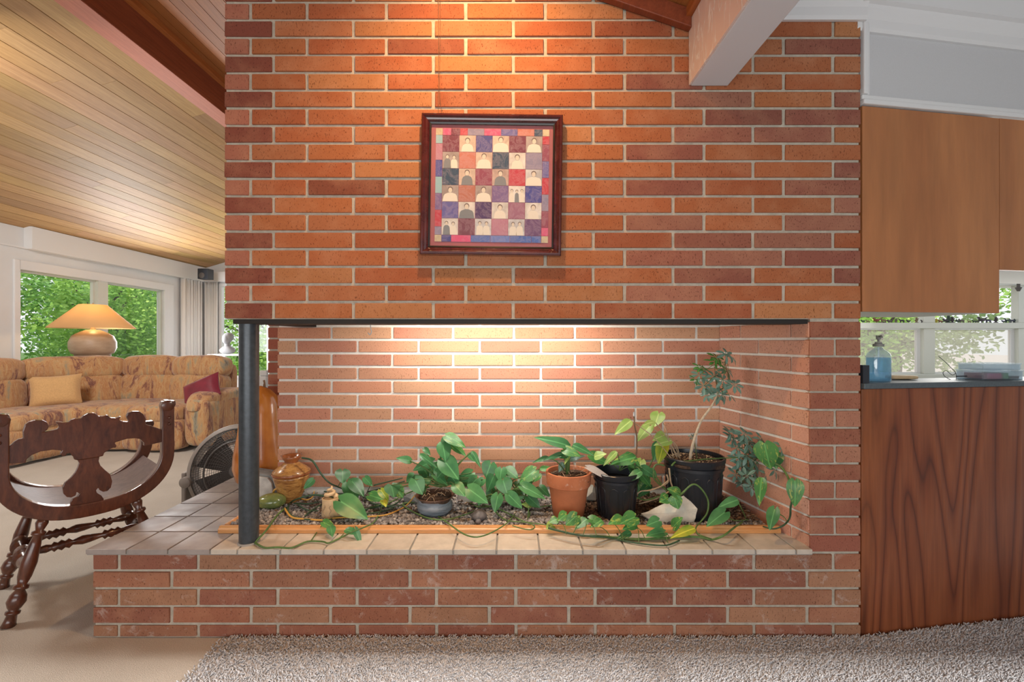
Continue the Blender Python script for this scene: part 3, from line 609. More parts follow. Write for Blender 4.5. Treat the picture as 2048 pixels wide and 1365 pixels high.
# ---------------------------------------------------------------- leaves and vines
def heart_mesh(name, mat, wide=.42, fold=.16, curl=.10, notch=.10, n=9):
    vs = []; fs = []
    for i in range(n+1):
        t = i/n; x = t; 
        wd = wide*(math.sin(math.pi*min(1, t**.62))**.8)*(1-.25*t) if t < 1 else 0
        if i == 0: wd = wide*.30
        for j in (-1, -.5, 0, .5, 1):
            xx = x-(notch*(1-t)**3)*(abs(j) > .3)*(.6+.4*abs(j)); z = fold*abs(j)*wd*(1.2-abs(j)*.5)-curl*t*t+.02*math.sin(t*9)*abs(j)
            vs.append((xx, j*wd, z))
    for i in range(n):
        for j in range(4): k = i*5+j; fs.append((k, k+1, k+6, k+5))
    me = D.meshes.new(name); me.from_pydata(vs, [], fs); me.polygons.foreach_set('use_smooth', [True]*len(fs)); me.materials.append(mat); return me
_lm = {}
def leafmesh(mat, kind):
    key = (mat.name, kind)
    if key not in _lm:
        p = {'h': (.42,.20,.16,.20), 'h2': (.46,.05,.28,.12), 'n': (.24,.22,.2,.02), 'l': (.20,.2,.3,.0)}[kind]; _lm[key] = heart_mesh('leaf', mat, *p)
    return _lm[key]
def leaf(parent, pb, pt, wpx_ratio, mat, kind='h', face=.8, up=.55, tilt=0):
    """leaf from base to tip; wpx_ratio = width/length"""
    pb = Vector(pb); pt = Vector(pt); x = pt-pb; L = x.length
    if L < 1e-4: return
    x.normalize(); view = Vector((0, 0, CH))-pb; view.normalize()
    nrm = view*face+Vector((random.uniform(-.35, .35), random.uniform(-.2, .2), up+random.uniform(-.25, .25)))
    nrm -= x*nrm.dot(x); nrm.normalize(); y = nrm.cross(x)
    base = {'h': .84, 'h2': .9, 'n': .46, 'l': .4}[kind]; wy = wpx_ratio/base*L*1.22; L *= 1.06
    mw = Matrix.Translation(pb) @ Matrix(((x.x*L, y.x*wy, nrm.x*L, 0), (x.y*L, y.y*wy, nrm.y*L, 0), (x.z*L, y.z*wy, nrm.z*L, 0), (0, 0, 0, 1)))
    return place('leaf', leafmesh(mat, kind), parent, mw)
def zs(py): return .383 if py < 1050 else (.386 if py < 1074 else .357)
def vine(parent, pts, r, mat, name='stem', taper=.6, seg=6):
    P3 = []
    for q in pts:
        if len(q) == 3: P3.append(P(*q))
        else: P3.append(G(q[0], q[1], zs(q[1])))
    sp = spline(P3, 5); n = len(sp); r *= 1.45; b = B(); b.tube(sp, [r*(1-(1-taper)*i/n) for i in range(n)], seg)
    return b.obj(name, mat, parent, smooth='all')
Z5 = lambda x, y: (760+x*.20508, 840+y*.20508); Z4 = lambda x, y: (440+x*.20508, 840+y*.20508)
Z6 = lambda x, y: (1120+x*.25391, 800+y*.25391); Z7 = lambda x, y: (1220+x*.23438, 680+y*.23438)
def leaves(parent, cv, lst, d, mat, root=None, stem=m_stem, sr=.0022, dj=.03, lean=.03):
    for e in lst:
        bx, by, tx, ty, w_ = e[:5]; m_ = e[5] if len(e) > 5 and e[5] else mat; kd = e[6] if len(e) > 6 else 'h'; dd = e[7] if len(e) > 7 else d+random.uniform(-dj, dj)
        p0 = cv(bx, by); p1 = cv(tx, ty); L = math.hypot(tx-bx, ty-by)
        A_ = P(*p0, dd); B_ = P(*p1, dd-lean*random.uniform(.5, 1.3))
        leaf(parent, A_, B_, min(1.25, w_/L), m_, kd)
        if root:
            rt = random.choice(root) if isinstance(root, list) else root
            rp_ = P(*cv(rt[0], rt[1]), rt[2]); mid = (A_+rp_)/2+Vector((0, -.01, .02)); b = B(); b.tube(spline([rp_, mid, A_], 5), [sr*1.3]*10+[sr], 5); b.obj('stem', stem, parent, smooth='all')

# 1 philodendron in the grey bowl
pc = Vector(P(870, 1027, 2.02)); pc.z = HT+.018
pl = empty('potted_philodendron', pc, 'leafy green philodendron in low blue grey glazed bowl', 'potted plant')
b = B(); b.lathe(pc, pc+Vector((0,0,.085)), [(0,.045),(.06,.060),(.3,.078),(.55,.079),(.78,.070),(.80,.069)], 28); b.obj('bowl', m_glaze, pl, smooth='all')
b = B(); b.lathe(pc, pc+Vector((0,0,.085)), [(.79,.069),(.9,.078),(1,.088),(1,.083),(.9,.072),(.8,.064)], 28, False); b.obj('bowl_rim', m_glazerim, pl, smooth='all')
b = B(); b.puff(pc+Vector((0,0,.075)), (.135,.135,.05), 3, 8, nz=.008); b.obj('soil', m_soil, pl, smooth='all')
R1 = [(560, 640, 2.02), (600, 660, 2.02), (640, 650, 2.0)]
leaves(pl, Z5, [(612,243,645,392,135,None,'h',1.99),(645,160,828,235,110,m_leafv,'h2'),(700,240,835,340,80,m_leafv,'h'),(660,180,600,250,80,m_leafd,'h'),(290,400,172,372,66),(510,410,330,482,110,m_leafd),
  (420,470,500,590,130),(620,395,765,560,185,None,'h',1.97),(530,530,655,625,80),(340,585,410,725,145,None,'h',1.96),(400,650,445,690,60),(890,520,752,602,115),(735,640,825,735,110,None,'h',1.95),(945,575,860,665,120),(1005,585,935,665,90),
  (895,310,985,455,50,None,'n'),(868,340,915,402,40),(388,340,548,450,60,None,'n'),(435,285,488,340,46,m_leafd),(110,640,140,745,140,m_leafd),(150,670,220,748,110,m_leafv),(560,440,480,560,90,m_leafd),(700,560,760,640,110,m_leafd),(560,540,620,610,80,m_leafd),(460,560,400,640,90,m_leafd),(330,540,260,600,100,m_leafd),(640,470,560,560,110,m_leafd),(820,590,880,640,90,m_leafd)], 2.02, m_leaf, R1)
for q in ([(860,965,2.02),(850,985,1.98),(860,1018),(900,1050),(935,1072),(968,1072),(1010,1050),(1030,1028)], [(830,1005),(805,1010),(850,1035),(890,1040),(930,1030),(960,1018)], [(905,980,2.0),(930,1000),(960,1015),(1000,1010)], [(858,975,2.0),(820,985),(780,1005),(740,1015)]):
    vine(pl, q, .0026, m_stem)
b = B()
for i in range(26):
    a_ = random.uniform(0, 6.28); p_ = pc+Vector((math.cos(a_)*.05, math.sin(a_)*.05, .09)); q_ = p_+Vector((random.uniform(-.05,.06), random.uniform(-.05,.02), random.uniform(-.015,.03))); b.tube([p_, (p_+q_)/2+Vector((0,0,.012)), q_], .0011, 4)
b.obj('dry_roots', m_stemw, pl, kind='stuff')

# 2 pothos mass in the middle of the bed
pm = empty('pothos', P(1010, 1000, 2.05), 'green heart leaved pothos sprawling over gravel in the middle', 'plant')
R2 = [(1100, 830, 2.06), (1250, 800, 2.08), (1400, 790, 2.08), (980, 800, 2.05)]
leaves(pm, Z5, [(1080,430,1030,560,150),(1185,480,1165,590,110),(1235,488,1345,560,120),(1510,500,1360,600,150,m_leafv),(1110,550,1045,690,120,m_leafd),(1200,590,1240,728,155,None,'h',1.98),(870,680,1045,800,150,None,'h',1.95),(1090,675,1050,790,90),(1150,740,1115,895,120,None,'h',1.95),(1255,735,1385,855,120,None,'h',1.95),
  (1395,655,1610,752,120,None,'h',1.98),(1445,750,1555,852,100,m_leafd),(1340,600,1390,660,90,m_leafd),(1560,660,1655,740,90,m_leafd),(1550,530,1500,600,80,m_leafv),(1420,560,1480,620,90,m_leafd),(1560,480,1700,470,50,m_leafv,'n'),(1380,700,1300,790,100,m_leafd),(1000,740,960,830,90,m_leafd),(1460,840,1390,820,50,m_leafl)], 2.06, m_leaf, R2)
for q in ([(965,1010),(1000,1020),(1040,1040),(1068,1052),(1062,1060),(1040,1057),(1025,1052)], [(985,1015),(1010,1040),(1060,1046),(1100,1052)], [(1055,1012),(1075,1015),(1110,1010)], [(1060,1025),(1055,1045,1.93),(1058,1012,1.93)]): vine(pm, q, .0022, m_stem)

# 3 trailing stems left of the bowl
tv = empty('trailing_vine', P(650, 1010, 2.0), 'long looping philodendron stems trailing left over gravel and tiles', 'plant')
def V4(l): return [(*Z4(*q[:2]), *q[2:]) for q in l]
vine(tv, V4([(800,372,2.13),(900,400,2.12),(980,520,2.12),(1060,610,2.12),(1150,655,2.13),(1240,690)]), .0034, m_stemd)
vine(tv, V4([(400,750),(500,725),(640,700),(760,665),(860,650)]), .003, m_stemd); vine(tv, V4([(590,750),(700,735),(860,690),(980,690),(1100,720),(1300,720)]), .003, m_stemd)
vine(tv, V4([(1200,800,1.97),(1100,762,1.99),(1000,742,2.02),(900,735,2.03),(780,765,2.02),(700,800),(662,860),(690,930),(780,962),(900,975),(1050,975),(1150,948),(1230,950)]), .0034, m_stemd)
vine(tv, V4([(530,760),(522,700,2.12),(560,675,2.12),(640,700,2.12),(760,755),(840,782),(905,750),(922,660)]), .0034, m_stemy, 'ochre_stem')
vine(tv, V4([(630,865),(700,952),(850,970),(1000,980),(1150,957),(1430,947),(1600,932),(1720,892),(1820,835),(1900,740,2.03)]), .003, m_stemy, 'ochre_stem')
vine(tv, V4([(640,860),(560,930),(450,1080),(350,1190),(360,1212),(440,1250),(560,1245),(700,1250),(850,1190),(1000,1190),(1060,1203),(1180,1150),(1300,1090),(1400,1052),(1500,1000),(1560,900),(1590,810)]), .003, m_stem)
vine(tv, V4([(720,815),(860,820),(980,800)]), .0026, m_stemd); vine(tv, V4([(830,940),(900,880),(1000,820)]), .0026, m_stemd); vine(tv, V4([(760,830),(850,880),(960,890)]), .0026, m_stemd)
vine(tv, V4([(1330,700),(1430,770),(1500,820),(1650,840),(1740,800),(1800,720)]), .003, m_stemd); vine(tv, V4([(1400,880),(1550,850),(1700,850),(1800,820)]), .003, m_stemd); vine(tv, V4([(1400,920),(1560,900),(1700,860)]), .0026, m_stemd)
vine(tv, V4([(1240,690),(1450,700),(1600,660,2.13),(1800,600,2.12)]), .0034, m_stemd); vine(tv, V4([(1500,640,2.1),(1620,610,2.1),(1780,570,2.08)]), .0028, m_stemd)
vine(tv, V4([(890,1180),(950,1090,1.86),(1010,1010,1.85)]), .0018, m_stem); vine(tv, V4([(1140,670),(1185,590,2.08)]), .0018, m_stem); vine(tv, V4([(1160,1160),(1210,1110,1.84)]), .0016, m_stem); vine(tv, V4([(1430,720),(1475,620,2.05)]), .0016, m_stem)
leaves(tv, Z4, [(1180,800,1425,942,190,None,'h',1.93),(1195,500,1200,610,120,m_leafd,'h',2.1),(1250,620,1335,790,140),(1290,605,1400,725,120,m_leafd),(905,590,815,670,80),(1415,570,1480,640,60),(1465,740,1610,775,100,m_leafv),(1570,690,1640,780,70,m_leafy),
  (1010,1000,1110,1050,70,m_leafv,'h',1.85),(1080,1050,1095,1128,54,None,'h',1.83),(1220,1075,1350,1100,50,None,'n',1.83),(1320,1070,1375,1210,60,None,'h',1.80),(1590,790,1620,840,50,m_leafy,'h',1.98),(430,915,490,930,40,m_leafv)], 2.05, m_leaf)

# 4 terracotta pot
def potgeo(p, d, ybase): c = Vector(P(p, ybase, d)); c.z = HT+.017; return c
c = potgeo(1137, 1033, 1.99); c = Vector(((1137-CX)*1.99/F, 1.99, HT+.017))
tp = empty('potted_seedling', c, 'young pothos in a limy orange terracotta pot', 'potted plant')
b = B(); b.lathe(c, c+Vector((0,0,.20)), [(0,.062),(.02,.066),(.72,.087)], 36); b.obj('pot', m_terra_body, tp, smooth=True)
b = B(); b.lathe(c, c+Vector((0,0,.20)), [(.70,.088),(.72,.095),(.96,.100),(1,.099),(1,.090),(.85,.087)], 36, False); b.obj('pot_rim', m_terra, tp, smooth=True)
b = B(); b.puff(c+Vector((0,0,.172)), (.17,.17,.035), 3, 10, nz=.010); b.obj('soil', m_soil, tp, smooth='all')
b = B()
for i in range(30):
    a_ = random.uniform(0, 6.28); r_ = random.uniform(0, .07); p_ = c+Vector((math.cos(a_)*r_, math.sin(a_)*r_, .19)); q_ = p_+Vector((random.uniform(-.03,.03), random.uniform(-.03,.03), random.uniform(-.005,.018))); b.tube([p_, q_], .0013, 4)
b.obj('straw', m_stemw, tp, kind='stuff')
R3 = [(1840, 560, 1.99), (1820, 560, 1.98)]
leaves(tp, Z5, [(1850,260,1545,150,95,None,'n',1.99),(1880,250,2080,325,80,None,'n',1.99),(1790,290,1945,330,95,m_leafv,'h2'),(1790,330,1600,385,44,m_leafd,'n'),(1640,365,1492,408,40,m_leafd,'n'),(1830,395,1985,340,55,m_leafs,'n'),(1790,420,1745,505,60,m_leafs,'n'),(1850,340,1800,420,30,m_leafl,'n'),(1770,330,1830,360,80)], 1.99, m_leaf, R3)

# 5 small black nursery pot
c = Vector(((1232-CX)*1.985/F, 1.985, HT+.017))
bp = empty('potted_cutting', c, 'smaller black nursery pot with twig and limp variegated leaves', 'potted plant')
def nursery(par, c, h, r0, r1, ribs):
    b = B(); b.lathe(c, c+Vector((0,0,h)), [(0,r0),(.02,r0*1.03),(.80,r1*.93),(.81,r1*.98),(.86,r1*.98),(.87,r1*.94),(.93,r1*.96),(.935,r1*1.02),(.985,r1*1.03),(1,r1),(1,r1*.95),(.9,r1*.92),(.8,r1*.90)], 48, False)
    b.lathe(c+Vector((0,0,.001)), c+Vector((0,0,.004)), [(0,r0*.98),(1,r0*.98)], 32); o = b.obj('pot', m_blackplastic, par, smooth=True)
    b = B()
    for k in range(ribs):
        a_ = 2*math.pi*k/ribs; pts = []
        for (t, da) in ((.08,-.5),(.62,-.55),(.70,-.3),(.72,0),(.70,.3),(.62,.55),(.08,.5)):
            an = a_+da*2*math.pi/ribs*.55; r = r0+(r1*.93-r0)*t/.8; pts.append(c+Vector((math.cos(an)*r, math.sin(an)*r, h*t)))
        b.tube(spline(pts, 3), .0028, 6)
    b.obj('rib_relief', m_blackplastic, par, smooth='all')
nursery(bp, c, .205, .075, .100, 10)
b = B(); b.lathe(c+Vector((0,0,.14)), c+Vector((0,0,.15)), [(0,.085),(1,.086)], 30); b.obj('soil', m_soil, bp)
b = B(); b.tube(spline([P(*Z6(575,560),1.99), P(*Z6(600,440),1.99), P(*Z6(605,300),1.99), P(*Z6(588,200),1.99), P(*Z6(583,120),1.99)], 6), .0032, 8); b.obj('twig', m_stemb, bp, smooth='all')
b = B(); b.tube([P(*Z6(583,130),1.99), P(*Z6(583,98),1.99)], .0042, 8); b.obj('twig_tip', m_marb, bp, label='pale cut end of twig')
R4 = [(560, 560, 1.99), (470, 560, 2.0)]
leaves(bp, Z6, [(245,440,385,500,90,m_leafv),(445,410,345,510,46,m_leafl,'n'),(600,455,410,490,90,m_leafv,'n'),(640,565,520,632,60,None,'n',1.93),(560,520,620,590,90,m_leafd),(500,450,590,470,80,m_leafv,'n'),(540,490,590,540,60,m_leafv),(650,540,750,600,80),(270,450,350,420,60,m_leafl,'n')], 2.0, m_leaf, R4, sr=.0015)
leaves(bp, Z6, [(220,535,440,615,60,m_dry,'h2',1.93)], 1.95, m_dry)

# 6 large black pot with small umbrella tree
c = Vector(((1387-CX)*2.02/F, 2.02, HT+.017))
up = empty('potted_umbrella_tree', c, 'large ribbed black nursery pot with leaning schefflera tree', 'potted plant')
nursery(up, c, .262, .108, .129, 14)
b = B(); b.puff(c+Vector((0,0,.235)), (.225,.225,.03), 4, 10, nz=.008); b.obj('soil', m_soil, up, smooth='all')
V, Fc = scatter(420, c.x-.1, c.x+.1, c.y-.1, c.y+.1, .003, .008, z0=c.z+.244, maskf=lambda x, y: (x-c.x)**2+(y-c.y)**2 < .0095); tag(npmesh('soil_grit', V, Fc, m_cream, up, tuple(c)), kind='stuff')
ts = [P(*Z6(1018,510),2.0), P(*Z6(1035,400),2.0), P(*Z6(1065,290),2.0), P(*Z6(1110,170),2.01), P(*Z6(1180,70),2.02), P(*Z7(900,510),2.03), P(*Z7(925,440),2.03)]
b = B(); b.tube(spline(ts, 6), [.0068-.00008*i for i in range(37)], 10); b.obj('trunk', m_paletrunk, up, smooth='all')
def umbel_mesh(mat, n, seed):
    rr = random.Random(seed); vs = []; fs = []
    for k in range(n):
        a_ = 2*math.pi*k/n+rr.uniform(-.15,.15); L = rr.uniform(.8, 1.05); dr = rr.uniform(-.45, -.05); dx, dy = math.cos(a_), math.sin(a_); o_ = len(vs)
        for (t, w_) in ((.0,.012),(.18,.02),(.35,.11),(.6,.165),(.82,.12),(1,.0)):
            zz = dr*t*t; 
            for s_ in (-1, 0, 1): vs.append((dx*t*L-dy*s_*w_, dy*t*L+dx*s_*w_, zz+(.04*abs(s_) if w_ > .05 else 0)))
        for i in range(5):
            for j in range(2): q = o_+i*3+j; fs.append((q, q+1, q+4, q+3))
    me = D.meshes.new('leaf'); me.from_pydata(vs, [], fs); me.polygons.foreach_set('use_smooth', [True]*len(fs)); me.materials.append(mat); return me
UM = [umbel_mesh(m_leafs, 7, 1), umbel_mesh(m_leafs, 8, 2), umbel_mesh(m_leafs, 6, 3)]; UM2 = [umbel_mesh(m_leafs2, 7, 4), umbel_mesh(m_leafs2, 6, 5)]
def umbel(par, p, R, root, bright=False, stm=m_stem):
    n_ = Vector((random.uniform(-.7,.7), random.uniform(-1.1,-.3), random.uniform(.15,.9))).normalized(); q = n_.to_track_quat('Z', 'X').to_matrix().to_4x4()
    place('leaf', random.choice(UM2 if bright else UM), par, Matrix.Translation(p) @ q @ Matrix.Rotation(random.uniform(0,6.28), 4, 'Z') @ Matrix.Scale(R, 4))
    b = B(); b.tube(spline([root, (root+p)/2+Vector((0,0,.012)), p], 4), .0012, 5); b.obj('stem', stm, par, smooth='all')
br1 = [P(*Z7(925,440),2.03), P(*Z7(1020,360),2.03), P(*Z7(1000,270),2.03), P(*Z7(980,190),2.03)]; b = B(); b.tube(spline(br1, 5), .0026, 6); b.obj('branch', m_stemb, up, smooth='all')
br2 = [P(*Z7(925,440),2.03), P(*Z7(900,330),2.02), P(*Z7(890,230),2.02)]; b = B(); b.tube(spline(br2, 5), .0024, 6); b.obj('branch', m_stemb, up, smooth='all')
for (x_, y_, br) in ((1060,385,0),(1020,480,0),(925,465,0),(830,465,0),(800,395,0),(765,300,0),(770,235,1),(890,310,0),(890,190,1),(990,125,0),(1030,140,0),(960,345,0),(995,260,0),(725,340,1),(910,150,1),(850,430,0),(960,470,0),(920,180,1),(790,260,0)):
    umbel(up, P(*Z7(x_, y_), 2.03+random.uniform(-.05,.04)), random.uniform(.036,.052), random.choice(br1+br2), br)
umbel(up, P(*Z7(700, 830), 2.05), .018, ts[2])
R5 = [(930, 480, 2.0), (950, 475, 2.0), (900, 490, 1.98)]
leaves(up, Z6, [(560,165,436,258,70,m_leafl,'n',2.0),(778,110,745,200,95,m_leafl,'h'),(745,175,665,182,44,m_leafl,'n'),(705,210,610,315,84,m_leafl,'h'),(822,280,742,312,62,m_leafl),(878,322,755,345,54,m_leafl,'n'),(818,345,772,495,90,m_leafy),(835,335,790,350,44,m_leafl)], 2.02, m_leafl, R5, m_stemw, .0016)
vine(up, [(*Z6(1080,470),2.0),(*Z6(1070,400),2.0),(*Z6(1060,330),2.0)], .0014, m_stem)
vine(up, [(*Z6(880,520),1.93),(*Z6(920,485),1.95),(*Z6(1000,485),1.95),(*Z6(1150,468),1.96),(*Z6(1300,460),1.97),(*Z6(1400,455),1.97)], .0028, m_stem)

# 7 schefflera bush in the ground by the side wall
root = G(1489, 995, .37)
sb = empty('umbrella_plant', root, 'blue green schefflera bush growing beside the niche side wall', 'plant')
bs = [root, P(1486, 970, 2.1), P(1484, 940, 2.08), P(1490, 910, 2.06), P(1500, 885, 2.05)]; b = B(); b.tube(spline(bs, 5), .004, 7); b.obj('stem', m_stemb, sb, smooth='all')
bs2 = [P(1486, 960, 2.1), P(1510, 930, 2.05), P(1540, 905, 2.0)]; b = B(); b.tube(spline(bs2, 5), .003, 7); b.obj('stem', m_stemb, sb, smooth='all')
for (x_, y_) in ((1345,265),(1395,262),(1425,320),(1395,380),(1480,340),(1590,310),(1400,460),(1470,440),(1430,520),(1500,560),(1530,490),(1385,590),(1470,600),(1690,550),(1755,370),(1700,400),(1620,700),(1510,680),(1445,650),(1560,400),(1450,270),(1620,350),(1540,560),(1580,620),(1350,300),(1640,590)):
    px_, py_ = Z6(x_, y_); lim = 1.86 if px_ > 1545 else 1.96; umbel(sb, P(px_, py_, lim+random.uniform(-.02,.05)), random.uniform(.040, .054), random.choice(bs[2:]+bs2[1:]))
# 8 right-hand pothos climbing the side wall
rv = empty('pothos', G(1560, 1052, .38), 'pothos vine with large glossy leaves against the side wall', 'plant')
leaves(rv, Z6, [(1610,345,1650,545,165,m_leafv,'h2',1.86),(1700,430,1700,530,90,m_leafd,'h',1.88),(1590,615,1560,815,80,m_leafv,'n',1.82),(1850,640,1865,835,120,m_leafv,'h2',1.74),(1690,868,1648,1015,84,None,'h',1.76),(1400,790,1255,835,66,None,'n',1.88),(1295,890,1165,980,90,None,'h',1.85)], 1.85, m_leaf)
vine(rv, [(*Z6(1650,480),1.86),(*Z6(1740,530),1.84),(*Z6(1790,600),1.80),(*Z6(1815,670),1.78)], .004, m_stem)
vine(rv, [(*Z6(1845,760),1.74),(*Z6(1818,840),1.75),(*Z6(1810,930),1.77),(*Z6(1760,990),1.80),(*Z6(1680,1018),1.82),(*Z6(1600,1000),1.86)], .003, m_stemd)
vine(rv, [(*Z6(1700,890),1.77),(*Z6(1760,920),1.78),(*Z6(1790,960),1.78)], .0016, m_stem)
vine(rv, [(*Z6(1400,800),1.88),(*Z6(1440,880),1.9),(*Z6(1465,935),1.93)], .0018, m_stem); vine(rv, [(*Z6(1290,905),1.85),(*Z6(1370,950),1.88),(*Z6(1490,945),1.92)], .0018, m_stem)
# 9 front pothos creeping over the edging
fv = empty('pothos', G(1280, 1072, .38), 'pothos runner with small leaves creeping over wooden edging and tiles', 'plant')
def V6(l): return [(*Z6(*q[:2]), *q[2:]) for q in l]
vine(fv, V6([(-90,1010),(-40,1025),(20,1040),(100,1058),(200,1072),(300,1078),(420,1095),(560,1122),(700,1142),(840,1147),(940,1110)]), .0034, m_stemd)
vine(fv, V6([(240,1075),(400,1085),(600,1100),(850,1090),(1000,1080),(1110,1085),(1200,1102),(1290,1070),(1370,1010),(1440,960)]), .0042, m_stem)
vine(fv, V6([(900,800,1.9),(960,740,1.86),(1045,668,1.86),(1110,700,1.86),(1165,790,1.86),(1160,890,1.86),(1110,960,1.87),(1070,1010),(1090,1060),(1200,1100)]), .003, m_stem)
for s_ in ([(50,1060),(0,960,1.86)], [(100,1060),(135,990,1.84)], [(180,1070),(210,960,1.84)], [(290,1078),(230,960,1.84)], [(400,1090),(310,1000,1.83)], [(500,1110),(410,960,1.82)], [(620,1130),(600,980,1.81)], [(670,1100),(600,1000,1.82)], [(850,1130),(780,970,1.80)], [(1030,1085),(900,1000,1.83)], [(860,1100),(830,1060,1.8)], [(470,1110),(540,1060,1.8)]):
    a3 = G(*Z6(*s_[0]), zs(Z6(*s_[0])[1])); b3 = P(*Z6(*s_[1][:2]), s_[1][2]); b = B(); b.tube(spline([a3, (a3+b3)/2+Vector((.004,0,.006)), b3], 5), .0016, 5); b.obj('stem', m_stem, fv, smooth='all')
leaves(fv, Z6, [(50,905,-10,945,70,m_leafv,'h',1.86),(130,915,50,985,96,m_leafv,'h',1.84),(212,940,120,1005,70,None,'n',1.84),(235,940,345,962,80,m_leafv,'h',1.84),(495,930,395,965,60,m_leafv,'n',1.82),(590,925,490,965,88,m_leafv,'h',1.81),(600,985,505,1010,50,m_leafv,'n',1.81),(560,1048,455,1085,46,m_leafd,'n',1.80),(775,955,690,985,76,None,'h',1.80),(815,1045,690,1060,66,None,'h',1.80),(895,1000,950,930,70,m_leafv,'h',1.83),
   (1060,1015,885,1065,64,m_leafy,'n',1.79),(940,750,860,700,80,m_leafv,'h',1.86),(900,770,930,860,110,m_leafv,'h',1.85),(850,770,790,800,66,m_leafv,'h',1.87),(-60,990,-100,1010,40,m_leafl,'h',1.86),(-20,940,-80,960,60,m_leafv,'n',1.86),(330,950,250,990,60,m_leafv,'n',1.83)], 1.84, m_leaf)
# foliage between the two black pots
mv = empty('pothos', G(1300, 1000, .38), 'tangle of bright pothos leaves between the two black pots', 'plant')
leaves(mv, Z6, [(640,590,720,680,80,m_leafv),(600,640,640,740,90,m_leafv),(660,570,560,560,70,m_leafd),(700,560,760,610,80),(610,600,700,640,70,m_leafd),(560,500,640,560,90,m_leafv),(680,620,640,700,70,m_leafl),(780,350,740,470,80,m_leafd),(400,640,350,700,80,m_leafd),(700,680,620,760,60,m_leafd),(640,480,600,560,70,m_leafl)], 2.08, m_leaf, [(700,760,2.1),(620,760,2.1)])
for q in ([(850,640),(780,690),(700,715),(640,720),(600,750)], [(860,540),(870,640),(880,700),(800,760),(700,800),(620,820)], [(740,560),(740,620),(820,700),(870,740)], [(820,520),(760,510),(735,560),(780,640),(830,700)], [(600,770),(680,790),(780,760)], [(840,590),(850,650),(780,690)]):
    vine(mv, [(*Z6(x_, y_), 1.97 if y_ < 780 else 2.0) for x_, y_ in q], .0028, random.choice((m_stem, m_stemw, m_stem)))

# ---------------------------------------------------------------- ornaments in the bed
c = Vector(((583-CX)*2.165/F, 2.165, HT+.015))
va = empty('vase', c, 'turned burl wood vase with flared red rim by back wall', 'vase')
b = B(); b.lathe(c, c+Vector((0,0,.227)), [(0,.034),(.03,.036),(.3,.064),(.55,.080),(.60,.082)], 36); b.lathe(c, c+Vector((0,0,.227)), [(.655,.085),(.68,.083),(.76,.062),(.83,.038),(.86,.031)], 36); b.obj('body', m_burl, va, smooth='all')
b = B(); b.lathe(c, c+Vector((0,0,.227)), [(.595,.082),(.62,.0865),(.65,.0865),(.66,.085)], 36, False); b.obj('shoulder_band', m_vaserim, va, smooth='all')
b = B(); b.lathe(c, c+Vector((0,0,.227)), [(.855,.031),(.88,.030),(.94,.039),(1,.0455),(.995,.041),(.93,.032),(.88,.024)], 36, False); b.obj('flared_rim', m_vaserim, va, smooth='all')
c = Vector(((661-CX)*1.975/F, 1.975, HT+.02))
cc = empty('ceramic_ornament', c, 'cream carved ceramic cylinder with a snail like spiral top', 'ornament')
b = B(); b.lathe(c, c+Vector((0,0,.085)), [(0,.034),(.05,.037),(.8,.034),(1,.035),(1,.030),(.95,.028)], 24); b.obj('cylinder', m_cream, cc, smooth=True)
b = B(); pts = [c+Vector((math.cos(t)*(.024-.0014*t), math.sin(t)*(.024-.0014*t), .088+.0032*t)) for t in [i*.4 for i in range(36)]]; b.tube(pts, [.010-.00018*i for i in range(36)], 8); b.obj('spiral_top', m_cream, cc, smooth='all')
b = B(); b.tube([c+Vector((-.016+.006*math.sin(i), -.0335, .01+.006*i)) for i in range(10)], .003, 6); b.tube([c+Vector((.012+.004*math.cos(i*1.4), -.0345, .012+.006*i)) for i in range(9)], .002, 6); b.obj('carved_relief', m_stemw, cc)
b = B(); g = G(536, 1022, HT+.015); b.puff(g+Vector((.0,.03,.033)), (.125,.10,.066), 2.3, 9, nz=.006, seed=3); tag(b.obj('green_stone', m_green_stone, smooth='all'), 'polished mottled green oval stone beside the steel post', 'stone')
c = G(524, 1003, HT); sb2 = empty('stone_block', c, 'rounded grey stone block with pale cracked front behind post', 'stone')
b = B(); b.prism([(-.07,0),(.05,0),(.052,.05),(.045,.09),(.025,.112),(-.07,.125)], lambda x, z, t: c+Vector((x, t, z+.001)), .0, .016); b.obj('pale_face', m_marble, sb2, bevel=.003)
b = B(); b.prism([(-.07,0),(.062,0),(.064,.05),(.056,.098),(.03,.122),(-.07,.137)], lambda x, z, t: c+Vector((x, t, z+.001)), .0165, .10); b.obj('stone_body', m_greystone, sb2, bevel=.004)
gc = Vector(((521-CX)*2.46/F, 2.46, HT+.001)); go = empty('gourd', gc, 'tall glossy orange brown gourd standing behind the steel post', 'gourd')
b = B(); b.lathe(gc, gc+Vector((0,0,.545)), [(0,.05),(.02,.085),(.08,.118),(.2,.134),(.33,.130),(.5,.112),(.68,.100),(.82,.094),(.9,.080),(.96,.050),(.99,.02),(1,.002)], 36); b.obj('body', m_gourd, go, smooth='all')
b = B(); b.tube([gc+Vector((.02,0,.535)), gc+Vector((.022,0,.56)), gc+Vector((.018,0,.575))], [.008,.005,.006], 8); b.obj('stalk', m_stemb, go, smooth='all')
